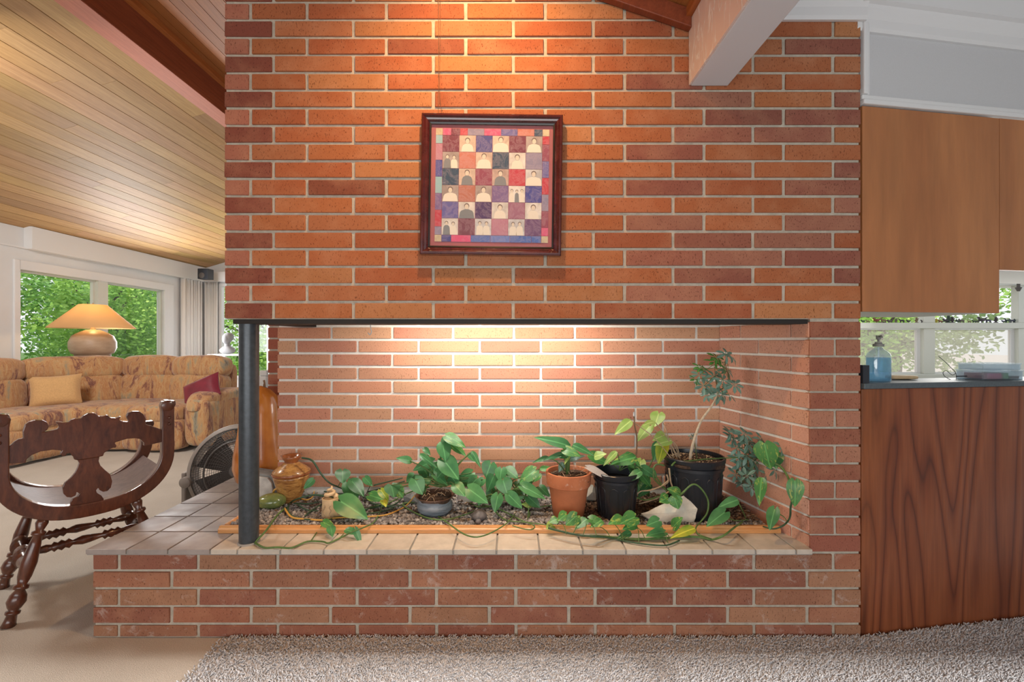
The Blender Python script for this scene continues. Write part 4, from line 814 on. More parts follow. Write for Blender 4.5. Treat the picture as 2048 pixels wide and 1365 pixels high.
# rocks
def rock(name, pts, d, depth, mat, label, seed):
    bm = bmesh.new(); P3 = []
    for (x_, y_) in pts: P3 += [P(x_, y_, d), P(x_+random.uniform(-3,3), y_+4, d+depth)]
    P3 += [P(sum(p[0] for p in pts)/len(pts), sum(p[1] for p in pts)/len(pts), d-depth*.35)]
    for p in P3: bm.verts.new(p)
    bmesh.ops.convex_hull(bm, input=bm.verts[:]); bmesh.ops.delete(bm, geom=[v for v in bm.verts if not v.link_faces], context='VERTS'); bmesh.ops.subdivide_edges(bm, edges=bm.edges[:], cuts=3, use_grid_fill=True); bmesh.ops.triangulate(bm, faces=bm.faces[:])
    for v in bm.verts: v.co += v.co.normalized()*0+Vector((noise.noise(v.co*30+Vector((seed,0,0))), noise.noise(v.co*30+Vector((0,seed,0))), noise.noise(v.co*30+Vector((0,0,seed)))))*.005
    ce = sum((v.co for v in bm.verts), Vector())/len(bm.verts); me = D.meshes.new(name)
    for v in bm.verts: v.co -= ce
    bm.to_mesh(me); bm.free(); me.materials.append(mat); return tag(place(name, me, None, Matrix.Translation(ce)), label, 'rock')
rock('shell_rock', [Z6(640,900), Z6(760,860), Z6(870,800), Z6(975,755), Z6(1030,810), Z6(1078,855), Z6(1070,930), Z6(1040,985), Z6(900,990), Z6(720,960)], 1.905, .05, m_rockwhite, 'large pale jagged rock in front of the big black pot', 2)
rock('quartz_rock', [Z5(1000,640), Z5(1060,585), Z5(1200,600), Z5(1380,670), Z5(1400,720), Z5(1250,800), Z5(1060,790)], 2.10, .05, m_rockcream, 'cream quartz rock half hidden under pothos leaves', 5)
rock('white_rock', [Z6(205,780), Z6(230,670), Z6(260,670), Z6(285,740), Z6(280,790)], 2.12, .04, m_rockwhite, 'white rock between terracotta pot and smaller black pot', 8)
rock('grey_rock', [Z5(230,750), Z5(300,720), Z5(370,740), Z5(380,830), Z5(250,830)], 2.12, .04, m_greystone, 'grey rock behind the glazed bowl', 9)
rock('grey_pebble', [Z5(760,740), Z5(900,740), Z5(950,770), Z5(860,785)], 2.08, .03, m_rockwhite, 'flat pale pebble right of the glazed bowl', 10)
c = G(957, 1048, HT+.016); tu = empty('turtle_figurine', c, 'small grey stone turtle figurine on the gravel', 'figurine')
b = B(); b.puff(c+Vector((0,.02,.026)), (.070,.072,.058), 1.55, 10, nz=.003); b.obj('shell', m_turtle, tu, smooth='all')
b = B(); b.puff(c+Vector((0,-.016,.016)), (.024,.026,.020), 2.2, 6); b.obj('head', m_turtle, tu, smooth='all')
for sx in (-1, 1):
    b = B(); b.puff(c+Vector((sx*.030,-.006,.009)), (.024,.026,.016), 2.2, 5); b.obj('leg', m_turtle, tu, smooth='all')

# ---------------------------------------------------------------- picture
FD = 1.713
pcx = (983-CX)*FD/F; pcz = CH-(371-CY)*FD/F; PM = Matrix.Translation((pcx, FD, pcz)) @ Matrix.Rotation(math.radians(.78), 4, 'Y')
pic = empty('framed_picture', (pcx, ZF-.005, pcz), 'square mahogany frame with patchwork collage of old family photographs', 'picture')
HO, HI = .2655, .237
b = B(PM)
pr = [(0,0),(0,-.030),(.004,-.034),(.010,-.034),(.016,-.028),(.022,-.026),(.0285,-.018),(.0285,0)]
def framering(b, H, pr):
    for k in range(4):
        R = Matrix.Rotation(k*math.pi/2, 4, 'Y'); vs = []
        for s_ in (-1, 1):
            for (i_, y_) in pr: vs.append(R @ Vector((s_*(H-i_), y_+.018, H-i_)))
        n = len(pr); b.add(vs, [tuple(range(n)), tuple(range(n, 2*n))[::-1]]+[(i, (i+1) % n, n+(i+1) % n, n+i) for i in range(n)])
framering(b, HO, pr); b.obj('frame', m_frame, pic)
b = B(PM); framering(b, HO-.0286, [(0,.0),(0,-.020),(.006,-.018),(.006,0)]); b.obj('frame_lip', m_framelip, pic)
b = B(PM); b.box(-HI, HI, .008, .012, -HI, HI); b.obj('mat_board', m_mat, pic)
b = B(PM); b.box(-HI+.006, HI-.006, -.0005, .0005, -HI+.006, HI-.006); b.obj('glass_pane', m_pglass, pic)
Cc = dict(pl=(.15,.025,.06), iN=(.05,.06,.24), te=(.015,.06,.12), sa=(.48,.17,.13), gb=(.22,.21,.32), cr=(.45,.03,.06), tc=(.40,.15,.11), vi=(.16,.11,.27), ro=(.035,.055,.28), i2=(.11,.11,.32), dv=(.06,.035,.13), ma=(.28,.12,.2), dp=(.16,.05,.085), pm=(.42,.19,.27), pu=(.12,.06,.17), p2=(.24,.05,.1), pk=(.6,.08,.2), aq=(.25,.45,.5), cm=(.6,.52,.36), bl=(.06,.14,.42), pb=(.12,.2,.5))
grid = ['pl . iN . pl .', '. sa . te . gb', 'te . p2 . cr .', '. tc . vi . ro', 'i2 . dv . ma .', '. dp . pm . pu']
cs = .0333*1.0; cs = 142.5*.23438*FD/F; gx0 = -3*cs+.0015; gz0 = 3*cs+.0015
q0 = {'n': 0}
def patch(x0, x1, z0, z1, col, mat=m_paper):
    b = B(PM); e = .0006; b.box(x0+e, x1-e, .0062, .0079, z0+e, z1-e); return b.obj('patch', mat, pic, color=tuple(min(.8, q*1.15+.01) for q in col))
for r in range(6):
    for cI, ch in enumerate(grid[r].split()):
        x0 = gx0+cI*cs; z1 = gz0-r*cs
        if ch != '.': patch(x0, x0+cs, z1-cs, z1, Cc[ch]); continue
        sep = random.random() < .5; bgc = random.choice([(.55,.57,.60), (.62,.50,.42), (.38,.33,.32), (.66,.65,.62), (.5,.38,.34)])
        pt = patch(x0, x0+cs, z1-cs, z1, bgc, m_photo); q0['n'] += 1
        nf = 2 if (r, cI) in ((1,0),(5,0),(5,4),(5,2)) else (3 if (r, cI) == (3,4) else 1); b = B(PM)
        for k in range(nf):
            mx_ = x0+cs*(.5 if nf == 1 else (.3+.4*k if nf == 2 else .2+.3*k)); s_ = cs*(.18 if nf == 1 else .125 if nf == 2 else .10); mz = z1-cs*random.uniform(.26,.36)
            def ell(cx_, cz_, rx, rz, y_, mi):
                b.mi = mi; vs = [(cx_+rx*math.cos(i*.5236), y_, cz_+rz*math.sin(i*.5236)) for i in range(12)]; b.add(vs+[(v_[0], .0063, v_[2]) for v_ in vs], [tuple(range(12))]+[(i, (i+1) % 12, 12+(i+1) % 12, 12+i) for i in range(12)])
            body = 1 if random.random() < .65 else 3
            b.mi = body; bw = s_*random.uniform(1.6, 2.5) if nf == 1 else (s_*1.5 if nf == 2 else s_*1.15); zb = z1-cs+.0009; bx = [(mx_-s_*.6, mz-s_*.9), (mx_+s_*.6, mz-s_*.9), (mx_+bw*.8, mz-s_*1.35), (min(mx_+bw, x0+cs-.001), mz-s_*2.0), (min(mx_+bw*1.15, x0+cs-.001), zb), (max(mx_-bw*1.15, x0+.001), zb), (max(mx_-bw, x0+.001), mz-s_*2.0), (mx_-bw*.8, mz-s_*1.35)]
            b.prism(bx, lambda x, z, t: (x, t, z), .0058, .0063)
            ell(mx_, mz+s_*.22, s_*.86, s_*.92, .0055, 2); ell(mx_, mz-s_*.08, s_*.68, s_*.84, .0051, 0); 
        b.obj('figure', [m_face, m_dress, m_hair, m_suit], pt)
bw = .0262; xa = gx0-bw; xb2 = gx0+6*cs; za = gz0; zb2 = gz0-6*cs
for (cx_, cz_) in ((xa, za), (xb2, za), (xa, zb2-bw), (xb2, zb2-bw)): patch(cx_, cx_+bw, cz_, cz_+bw, Cc['cm'], m_photo)
def strip(cols, x0, z0, dx, dz):
    tot = sum(l_ for _, l_ in cols); t_ = 0; full = 6*cs
    for nme, l_ in cols:
        a0 = t_/tot*full; t_ += l_; a1 = t_/tot*full
        if dx: patch(x0+a0, x0+a1, z0, z0+bw, Cc[nme])
        else: patch(x0, x0+bw, z0-a1, z0-a0, Cc[nme])
strip([('pk',1),('pl',1.1),('cr',.9),('gb',2),('pk',2),('i2',2),('sa',2),('te',1)], gx0, za, 1, 0); strip([('iN',1),('pk',2),('bl',2),('pb',2),('bl',2.2),('bl',1)], gx0, zb2-bw, 1, 0)
strip([('aq',1),('pm',2),('ro',2),('aq',2),('vi',2),('cr',2),('gb',1)], xa, za, 0, 1); strip([('cr',1),('p2',2),('i2',2),('cr',2),('gb',2),('p2',2),('pk',1)], xb2, za, 0, 1)
b = B(); b.tube(spline([(-.282, ZF-.004, pcz+.262), (-.280, ZF-.004, 2.1), (-.2795, ZF-.0035, 2.26), (-.281, ZF-.0035, 2.45), (-.279, ZF-.0035, 2.62)], 6), .0009, 5); b.tube(spline([(-.262, ZF-.004, pcz+.262), (-.276, ZF-.003, 2.08), (-.274, ZF-.003, 2.3), (-.2755, ZF-.003, 2.6)], 6), .0006, 5); b.obj('hanging_wire', m_stemb, pic)
b = B(); b.tube(spline([P(741,645,1.86), P(741,655,1.86), P(743,664,1.86), P(740,670,1.86), P(736,666,1.86)], 4), .0022, 6); tag(b.obj('hook', m_marb, smooth='all'), 'small white hook hanging under the lintel in the niche', 'hook')

# ---------------------------------------------------------------- carved chair
CC = Vector((-1.86, 2.005, 0)); cu = Vector((.64, .77, 0)).normalized(); cv = Vector((-cu.y, cu.x, 0))
def CW(s, v, z): return CC+cu*s+cv*v+Vector((0, 0, z))
def cproj(zx, zy, off=0.0):          # crop coordinates -> (s, z) on the chair-back plane
    px, py = zx*.35176, 780+zy*.35176; ray = Vector(((px-CX)/F, 1, 0)); o_ = CC+cv*off
    d = o_.dot(cv)/ray.dot(cv); p = ray*d; return ((p-CC).dot(cu), CH-(py-CY)*d/F)
ch = empty('carved_chair', CC+cv*.2, 'dark carved wooden curule armchair with scrolled back standing on carpet', 'chair')
rail = [(4,420),(4,325),(60,315),(80,295),(105,280),(130,275),(128,235),(140,200),(165,180),(200,170),(240,172),(268,185),(277,205),(270,225),(250,238),(285,232),(325,222),(335,210),(325,195),(315,180),(355,185),(390,182),(402,170),(425,162),(460,160),(475,145),(500,132),(530,130),(550,140),(560,150),(585,148),(610,143),(625,158),(655,160),(685,150),(675,172),(700,180),(730,182),(722,165),(715,150),(725,130),(755,122),(790,122),(815,140),(828,165),(825,195),(860,205),(918,226),(918,296),(870,308),(835,315),(815,318),(815,300),(795,280),(770,275),(720,278),(680,290),(650,300),(662,318),(655,330),(640,328),(610,345),(590,358),(585,375),(565,380),(440,400),(420,395),(415,380),(395,358),(380,360),(372,375),(350,375),(340,362),(350,345),(300,340),(230,350),(180,370),(150,395),(145,415)]
splat = [(440,400),(565,380),(560,405),(570,430),(595,455),(625,480),(637,520),(630,555),(610,575),(585,580),(565,570),(557,557),(545,570),(550,585),(575,600),(592,625),(400,665),(398,640),(410,620),(440,605),(450,590),(435,580),(430,600),(405,612),(380,610),(360,590),(355,555),(365,530),(400,500),(425,470),(440,440),(448,415)]
fn = lambda s, z, t: CW(s, t, z)
b = B(); b.prism([cproj(*q) for q in rail], fn, -.010, .012); b.obj('top_rail', m_walnut, ch, bevel=.003)
b = B(); b.prism([cproj(*q) for q in splat], fn, -.006, .008); b.obj('splat', m_walnut, ch, bevel=.002)
def uframe(v0, v1, ztop, hw=.296, wd=.050, zb=.368):
    out = []; inn = []
    zc = .60
    N = 16
    def pth(t, r, zlow): an = -math.pi/2+t*math.pi/2; return (r*math.cos(an)**.85 if math.cos(an) > 0 else 0, zc+(zc-zlow)*math.sin(an))
    for i in range(N+1):
        x_, z_ = pth(i/N, hw, zb); out.append((x_, z_)); x_, z_ = pth(i/N, hw-wd, zb+.058); inn.append((x_, z_))
    R_ = out+[(hw, ztop-.03), (hw+.006, ztop-.02), (hw+.004, ztop), (hw-wd+.002, ztop), (hw-wd-.004, ztop-.02), (hw-wd, ztop-.05)]+inn[::-1]
    R_[0] = (0, zb); R_[-1] = (0, zb+.058); L_ = [(-x_, z_) for x_, z_ in R_[1:-1]][::-1]
    b = B(); b.prism(R_+L_, fn, v0, v1); return b
uframe(-.022, .022, .845).obj('back_frame', m_walnut, ch, bevel=.004)
uframe(.383, .427, .70).obj('front_frame', m_walnut, ch, bevel=.004)
for (s_, zz) in ((.274, .765), (.274, .735), (-.274, .765), (-.274, .735)):
    b = B(); b.puff(CW(s_, -.024, zz), (.014,.014,.014), 2.2, 5); b.obj('bolt', m_walnut, ch, smooth='all')
for sg in (-1, 1):
    b = B(); b.lathe(CW(sg*.270, -.027, .824), CW(sg*.270, .027, .824), [(0,.020),(.06,.026),(.94,.026),(1,.020)], 20); b.obj('scroll', m_walnut, ch, smooth=True)
b = B(); pts = []
N = 14; vs = []
for i in range(N+1):
    s_ = -.252+.504*i/N; z_ = .427+.095*(abs(s_)/.252)**2.8
    for (v_, dz) in ((.02, 0), (.385, 0), (.385, -.014), (.02, -.014)): vs.append(CW(s_, v_, z_+dz))
fs = []
for i in range(N):
    for k in range(4): fs.append((i*4+k, i*4+(k+1) % 4, i*4+4+(k+1) % 4, i*4+4+k))
fs += [(0,1,2,3), tuple(N*4+k for k in range(4))]; b.add(vs, fs); b.obj('seat', m_seatwood, ch, smooth=True)
lp = [(0,.016),(.05,.021),(.12,.013),(.135,.023),(.16,.023),(.175,.014),(.25,.019),(.42,.026),(.55,.022),(.62,.015),(.63,.024),(.66,.024),(.67,.014),(.72,.026),(.78,.030),(.83,.022),(.855,.014),(.865,.023),(.885,.023),(.90,.016),(.95,.019),(1,.024)]
sp_ = [(t, r_*1.1) for t, r_ in [(0,.009),(.1,.012),(.16,.016),(.2,.011),(.22,.02),(.25,.013),(.28,.021),(.31,.013),(.34,.02),(.37,.010),(.45,.018),(.52,.016),(.62,.009),(.64,.02),(.67,.013),(.70,.021),(.73,.013),(.76,.02),(.79,.010),(.88,.016),(1,.009)]]
for (sg, v_) in ((-1,0),(1,0),(-1,.405),(1,.405)):
    dv_ = -.02 if v_ == 0 else .02
    b = B(); b.lathe(CW(sg*.150, v_, .40), CW(sg*.250, v_+dv_, .001), lp, 18); b.obj('leg', m_walnut, ch, smooth='all')
for sg in (-1, 1):
    b = B(); b.lathe(CW(sg*.198, -.0, .215), CW(sg*.198, .405, .215), [(t, r*1.6) for t, r in sp_], 16); b.obj('side_stretcher', m_walnut, ch, smooth='all')
for v_ in (.10, .29):
    b = B(); b.lathe(CW(-.198, v_, .235), CW(.198, v_, .235), sp_, 16); b.obj('stretcher', m_walnut, ch, smooth='all')

# ---------------------------------------------------------------- fan
fc = P(482, 940, 2.95); FM = Matrix.Translation(fc) @ Matrix.Rotation(math.radians(14), 4, 'Z') @ Matrix.Rotation(math.radians(-8), 4, 'X')
fan = empty('floor_fan', (fc.x, fc.y, 0), 'round grey brown plastic floor fan behind the hearth corner', 'fan')
def ring(b, r, rr, y, seg=48, s=5): b.tube([(r*math.cos(2*math.pi*i/seg), y, r*math.sin(2*math.pi*i/seg)) for i in range(seg+1)], rr, s, False)
b = B(FM); b.lathe((0,-.06,0), (0,.09,0), [(0,.268),(.05,.290),(.25,.297),(.9,.290),(1,.275),(.95,.268),(.3,.270),(0,.262)], 56, False); b.obj('housing', m_fan, fan, smooth='all')
b = B(FM)
for r in [.262-.013*i for i in range(6)]: ring(b, r, .0016, -.062-.0*r)
for i in range(1, 12): r = .186-.013*i; ring(b, r, .0014, -.062-.022*(1-r/.19))
ring(b, .19, .005, -.064); b.lathe((0,-.10,0), (0,-.07,0), [(0,.035),(.5,.045),(1,.046)], 24)
for k in range(96):
    a_ = 2*math.pi*k/96; b.tube([(.19*math.cos(a_), -.064, .19*math.sin(a_)), (.266*math.cos(a_+.12), -.060, .266*math.sin(a_+.12))], .0018, 4)
for k in range(48):
    a_ = 2*math.pi*k/48; b.tube([(.045*math.cos(a_), -.086, .045*math.sin(a_)), (.12*math.cos(a_+.1), -.075, .12*math.sin(a_+.1)), (.19*math.cos(a_+.2), -.064, .19*math.sin(a_+.2))], .0014, 4)
b.obj('grille', m_fandark, fan)
for k in range(5):
    b = B(FM @ Matrix.Rotation(k*2*math.pi/5, 4, 'Y')); vs = []
    for i in range(7):
        r = .04+.033*i; w_ = .09+.022*i
        vs += [(r, -.015, -w_*.5), (r, .0, 0), (r, .03, w_*.6)]
    b.add(vs, [(i*3+j, i*3+j+1, i*3+j+4, i*3+j+3) for i in range(6) for j in range(2)]); b.obj('blade', m_fandark, fan, smooth='all')
b = B(); fl = FM @ Vector((-.292, .02, -.01)); b.box(fl.x-.03, fl.x+.0, fl.y-.05, fl.y+.05, .002, fl.z+.02); b.obj('stand', m_fan, fan, bevel=.008); b = B(); fr_ = FM @ Vector((.292,.02,-.01)); b.box(fr_.x+.0, fr_.x+.03, fr_.y-.05, fr_.y+.05, .002, fr_.z+.02); b.obj('stand', m_fan, fan, bevel=.008)
b = B(); kp = FM @ Vector((-.29, -.06, -.05)); b.lathe(kp+Vector((0,.03,0)), kp+Vector((0,-.015,0)), [(0,.034),(.9,.034),(1,.028)], 20); b.obj('knob', m_fan, fan, smooth=True)

# ---------------------------------------------------------------- sofa
sofa = empty('sectional_sofa', (-4.0, 5.0, 0), 'curved sectional sofa in rust and tan brushstroke fabric', 'sofa')
def section(cx_, cy_, rot, wd, arm=None, sd=1, seat_d=.62):
    T = Matrix.Translation((cx_, cy_, 0)) @ Matrix.Rotation(rot, 4, 'Z')   # origin: floor below back of seat; faces -Y
    def q(name, c, s, n=5, nz=.012, tilt=0, k=0, cuts=10):
        b = B(T); b.puff(c, s, n, cuts, rot=Matrix.Rotation(tilt, 4, 'X') if tilt else None, nz=nz, seed=sd*3.1+k); return b.obj(name, m_sofa, sofa, smooth='all')
    q('head_cushion', (0, .02, .835), (wd*1.02, .27, .27), 3.6, .014, -.10, 1); q('back_cushion', (0, -.01, .585), (wd*1.0, .26, .36), 4.5, .012, -.13, 2)
    q('back_panel', (0, .13, .45), (wd*.99, .14, .84), 9, .004, -.06, 3); q('seat_cushion', (0, -.41, .385), (wd*1.01, .72, .20), 4.2, .012, 0, 4); q('front_panel', (0, -.66, .185), (wd*1.0, .20, .33), 6, .006, 0, 5); q('base', (0, -.25, .18), (wd*.98, .8, .28), 9, 0, 0, 6)
section(-3.66, 5.33, 0, .62, sd=1); section(-4.24, 5.36, math.radians(4), .66, sd=2)
section(-4.86, 5.04, math.radians(44), .86, sd=3); section(-5.16, 4.36, math.radians(84), .74, sd=4)
b = B(); b.puff((-3.22, 5.02, .29), (.24,.78,.50), 8, 10, nz=.006, seed=9); b.obj('arm_panel', m_sofa, sofa, smooth='all')
b = B(); b.puff((-3.235, 4.98, .535), (.27,.80,.15), 3.2, 12, nz=.008, seed=11, bend=lambda p: p+Vector((0, 0, -.09*max(0, (-p.y-.22)/.18)**2 if p.y < -.22 else 0))); b.obj('armrest', m_sofa, sofa, smooth='all')
b = B(); b.puff((-3.22, 4.655, .30), (.25,.12,.48), 4, 9, nz=.006, seed=12); b.obj('arm_front', m_sofa, sofa, smooth='all')
b = B(); b.puff((-4.52, 4.86, .36), (.70,.62,.22), 3.6, 10, nz=.012, seed=13, rot=Matrix.Rotation(math.radians(30), 3, 'Z')); b.obj('seat_cushion', m_sofa, sofa, smooth='all')
b = B(); b.puff((-4.60, 4.90, .18), (.75,.60,.30), 6, 8, nz=.006, seed=14, rot=Matrix.Rotation(math.radians(30), 3, 'Z')); b.obj('base', m_sofa, sofa, smooth='all')
def pillow(name, c, w_, h_, t_, rot, mat, label):
    b = B(); N = 12; vs = []; fs = []
    for sgn in (-1, 1):
        for i in range(N+1):
            for j in range(N+1):
                u_ = -1+2*i/N; v_ = -1+2*j/N; pz = (max(0, (1-u_**4)*(1-v_**4)))**.5*t_/2*sgn; pin = 1-.08*(1-abs(u_)**2)*(abs(v_)**2); pin2 = 1-.08*(1-abs(v_)**2)*(abs(u_)**2)
                vs.append(Vector(c)+rot @ Vector((u_*w_/2*pin2, pz+noise.noise(Vector((u_*2, v_*2, sgn)))*.006*(1-max(abs(u_), abs(v_))), v_*h_/2*pin)))
    for s_ in range(2):
        o_ = s_*(N+1)**2
        for i in range(N):
            for j in range(N): k = o_+i*(N+1)+j; fs.append((k, k+1, k+N+2, k+N+1))
    b.add(vs, fs); return tag(b.obj(name, mat, smooth='all'), label, 'cushion')
E = lambda x, y, z: (Matrix.Rotation(math.radians(z), 3, 'Z') @ Matrix.Rotation(math.radians(x), 3, 'X') @ Matrix.Rotation(math.radians(y), 3, 'Y'))
pillow('throw_pillow', P(112, 782, 4.66), .40, .33, .15, E(-14, -3, 36), m_pillow, 'plain tan throw cushion on the sofa corner seat')
pillow('throw_pillow', P(404, 782, 4.86), .42, .28, .14, E(-22, -26, -10), m_maroon, 'dark maroon cushion leaning against the sofa armrest')
# lamp and table behind the sofa
lc = P(186, 708, 5.62); TT = .90
tb = empty('corner_table', (lc.x, lc.y, 0), 'round table carrying the lamp behind the sofa corner', 'table')
b = B(); b.lathe((lc.x, lc.y, TT-.03), (lc.x, lc.y, TT), [(0,.26),(1,.265)], 30); b.obj('table_top', m_walnut, tb, smooth=True); b = B(); b.lathe((lc.x, lc.y, .001), (lc.x, lc.y, TT-.03), [(0,.18),(.04,.17),(.1,.04),(1,.05)], 20); b.obj('pedestal', m_walnut, tb, smooth=True)
lm = empty('table_lamp', (lc.x, lc.y, TT), 'big round ceramic table lamp with wide glowing coolie shade', 'lamp')
s5 = 5.62/F; zz = lambda py: CH-(py-CY)*s5
b = B(); b.lathe((lc.x, lc.y, TT+.001), (lc.x, lc.y, zz(660)), [(0,.16),(.10,.17),(.20,.175),(.22,.20),(.4,.226),(.6,.226),(.8,.195),(.93,.12),(1,.06)], 36); b.obj('base', m_lampbase, lm, smooth='all')
b = B(); b.lathe((lc.x, lc.y, zz(661)), (lc.x, lc.y, zz(606)), [(0,.03),(.1,.02),(.9,.006),(.92,.012),(1,.004)], 14); b.obj('stem', m_stemw, lm, smooth=True)
b = B(); b.lathe((lc.x, lc.y, zz(657)), (lc.x, lc.y, zz(610)), [(0,.415),(.02,.413),(1,.135)], 48, False); b.obj('lamp_shade', m_shade, lm, smooth='all')
bl = D.lights.new('lamp_bulb', 'POINT'); bl.energy = 4; bl.color = (1, .60, .24); bl.shadow_soft_size = .05; bo = D.objects.new('lamp_bulb', bl); COL.objects.link(bo); bo.location = (lc.x+.03, lc.y-.03, zz(636))
# curtains
def curtain(p0, p1, z0, z1, n, amp, label):
    p0 = Vector(p0); p1 = Vector(p1); u = (p1-p0); nr = Vector((-u.y, u.x, 0)).normalized(); N = n*8; vs = []
    for i in range(N+1):
        t = i/N; o_ = math.sin(t*n*2*math.pi)*amp+math.sin(t*n*.7*6.28+1)*amp*.4
        for z in (z0, (z0+z1)/2, z1): vs.append(p0+u*t+nr*o_+Vector((0, 0, z)))
    b = B(); b.add(vs, [(i*3+j, i*3+3+j, i*3+4+j, i*3+1+j) for i in range(N) for j in range(2)]); o = b.obj('curtain', m_curtain, smooth='all'); md = o.modifiers.new('thick', 'SOLIDIFY'); md.thickness = .003
    return tag(o, label, 'curtain')
curtain((-W+.07, 7.72, 0), (-W+.07, 8.20, 0), .05, 2.214, 8, .022, 'white pleated curtain on the window wall beside the corner')
curtain((-W+.10, YF-.07, 0), (-5.36, YF-.07, 0), .05, 2.214, 6, .018, 'white pleated curtain on the far wall at corner')
sp = P(412, 549, 7.9); spk = empty('wall_speaker', sp, 'small dark wall speaker in the ceiling corner', 'speaker')
b = B(); b.box(sp.x-.095, sp.x+.085, sp.y-.08, sp.y+.08, sp.z-.09, sp.z+.09); b.obj('box', m_speaker, spk, bevel=.008); b = B(); b.lathe(sp+Vector((-.02,-.081,-.03)), sp+Vector((-.02,-.088,-.03)), [(0,.05),(.6,.048),(1,.02)], 20); b.obj('cone', m_fandark, spk, smooth=True)
# bust on white stand
bc = P(455, 706, 7.6); bu = empty('bust', bc, 'small grey plaster portrait bust on a white table', 'bust')
b = B(); b.puff(bc+Vector((0,0,.05)), (.24,.16,.14), 2.6, 8, bend=lambda p: Vector((p.x*(1-.5*max(0, p.z)/.07), p.y, p.z))); b.obj('shoulders', m_bust, bu, smooth='all')
b = B(); b.lathe(bc+Vector((0,0,.09)), bc+Vector((.0,-.01,.18)), [(0,.05),(1,.04)], 14); b.obj('neck', m_bust, bu, smooth=True)
b = B(); b.puff(bc+Vector((0,-.02,.235)), (.125,.15,.18), 2.2, 9); b.puff(bc+Vector((.005,.0,.265)), (.15,.17,.15), 2.3, 8, nz=.02); b.obj('head', m_bust, bu, smooth='all')
wt = empty('console_table', (bc.x+.1, 7.6, 0), 'white table by the far window behind the sofa', 'table')
b = B(); b.box(bc.x-.22, bc.x+.36, 7.42, 7.85, bc.z-.047, bc.z-.022); b.obj('table_top', m_wtrim, wt, bevel=.004)
for sx, sy in ((-.19,7.45),(.33,7.45),(-.19,7.82),(.33,7.82)): b = B(); b.box(bc.x+sx-.02, bc.x+sx+.02, sy-.02, sy+.02, .001, bc.z-.048); b.obj('leg', m_wtrim, wt)
c_ = P(528, 768, 5.8); b = B(); b.box(c_.x-.05, c_.x+.05, c_.y-.05, c_.y+.05, .001, c_.z+.10); b.box(c_.x-.045, c_.x+.045, c_.y-.03, c_.y+.03, c_.z+.101, c_.z+.17); tag(b.obj('white_stand', m_marb, bevel=.01), 'narrow whitish stand glimpsed past the gourd', 'stand')

# ---------------------------------------------------------------- worktop things
def KP(px, n, z):
    r_ = Vector(((px-CX)/F, 1, 0)); o_ = K0+kn*n; o_.z = 0; q_ = r_*(o_.dot(kn)/r_.dot(kn)); return Vector((q_.x, q_.y, z))
c = KP(1757, .06, .9765); so = empty('soap_dispenser', c, 'clear pump bottle of blue hand soap on the worktop', 'dispenser')
sx_, sy_ = .040, .026
def obl(b, prof, c):
    seg = 28; vs = []
    for (h, r) in prof:
        for k in range(seg):
            a_ = 2*math.pi*k/seg; ca, sa = math.cos(a_), math.sin(a_); q = (abs(ca)**4+abs(sa)**4)**.25; vs.append(c+Vector((ca/q*sx_*r, sa/q*sy_*r, h)))
    n = len(prof); b.add(vs, [(i*seg+k, i*seg+(k+1) % seg, (i+1)*seg+(k+1) % seg, (i+1)*seg+k) for i in range(n-1) for k in range(seg)]+[tuple(range(seg)), tuple(range((n-1)*seg, n*seg))])
b = B(); obl(b, [(0,.95),(.003,1),(.100,1),(.112,.9),(.122,.66),(.128,.42),(.138,.30)], c); b.obj('bottle', m_plastic, so, smooth=True)
b = B(); obl(b, [(.002,.9),(.004,.95),(.094,.95),(.095,.94)], c); b.obj('liquid', m_blue, so, smooth=True)
b = B(); b.lathe(c+Vector((0,0,.139)), c+Vector((0,0,.157)), [(0,.019),(.6,.019),(.62,.013),(1,.011)], 18); b.obj('pump_collar', m_greystone, so, smooth=True)
b = B(); b.lathe(c+Vector((0,0,.158)), c+Vector((0,0,.184)), [(0,.004),(.35,.004),(.4,.008),(1,.009)], 12); b.tube([c+Vector((0,0,.180)), c+Vector((-.006,-.02,.181)), c+Vector((-.008,-.026,.176))], .004, 8); b.obj('pump_head', m_greystone, so, smooth=True)
b = B(); b.tube([c+Vector((0,0,.03)), c+Vector((0,0,.138))], .003, 8); b.obj('dip_tube', m_plastic, so)
cA = KP(1978, .085, .9765)
def boxes(nm, dx, z0, w_, d_, h_, mat, label, lid=None):
    e = empty(nm, cA+Vector((dx, 0, z0)), label, 'container'); R = Matrix.Translation(cA+Vector((dx, 0, z0))) @ Matrix.Rotation(KA, 4, 'Z'); b = B(R); t = .0025
    b.box(-w_/2, w_/2, -d_/2, -d_/2+t, 0, h_); b.box(-w_/2, w_/2, d_/2-t, d_/2, 0, h_); b.box(-w_/2, -w_/2+t, -d_/2+t, d_/2-t, 0, h_); b.box(w_/2-t, w_/2, -d_/2+t, d_/2-t, 0, h_); b.box(-w_/2+t, w_/2-t, -d_/2+t, d_/2-t, 0, t); b.obj('box', mat, e)
    if lid: b = B(R); b.box(-w_/2-.003, w_/2+.003, -d_/2-.003, d_/2+.003, h_+.0002, h_+.006); b.obj('lid', lid, e, bevel=.002)
    return R, e
m_pinks = plain('pink_wrapper', (.55,.1,.2), .5); m_greens = plain('green_wrapper', (.12,.4,.18), .5)
R_, e_ = boxes('plastic_box', 0, .0, .20, .10, .034, m_plastic, 'clear plastic box with pink and green packets, lowest of stack', m_plastic)
b = B(R_); b.box(-.075,.0,-.045,.04,.003,.027); b.obj('packet', m_pinks, e_, bevel=.003); b = B(R_); b.box(.005,.035,-.045,.04,.003,.028); b.obj('packet', m_greens, e_, bevel=.003); b = B(R_); b.box(.04,.09,-.045,.04,.003,.016); b.obj('packet', m_speaker, e_, bevel=.003)
boxes('plastic_box', .0, .0405, .19, .092, .022, m_plastic, 'shallow clear plastic box on top of the packet box', m_plastic)
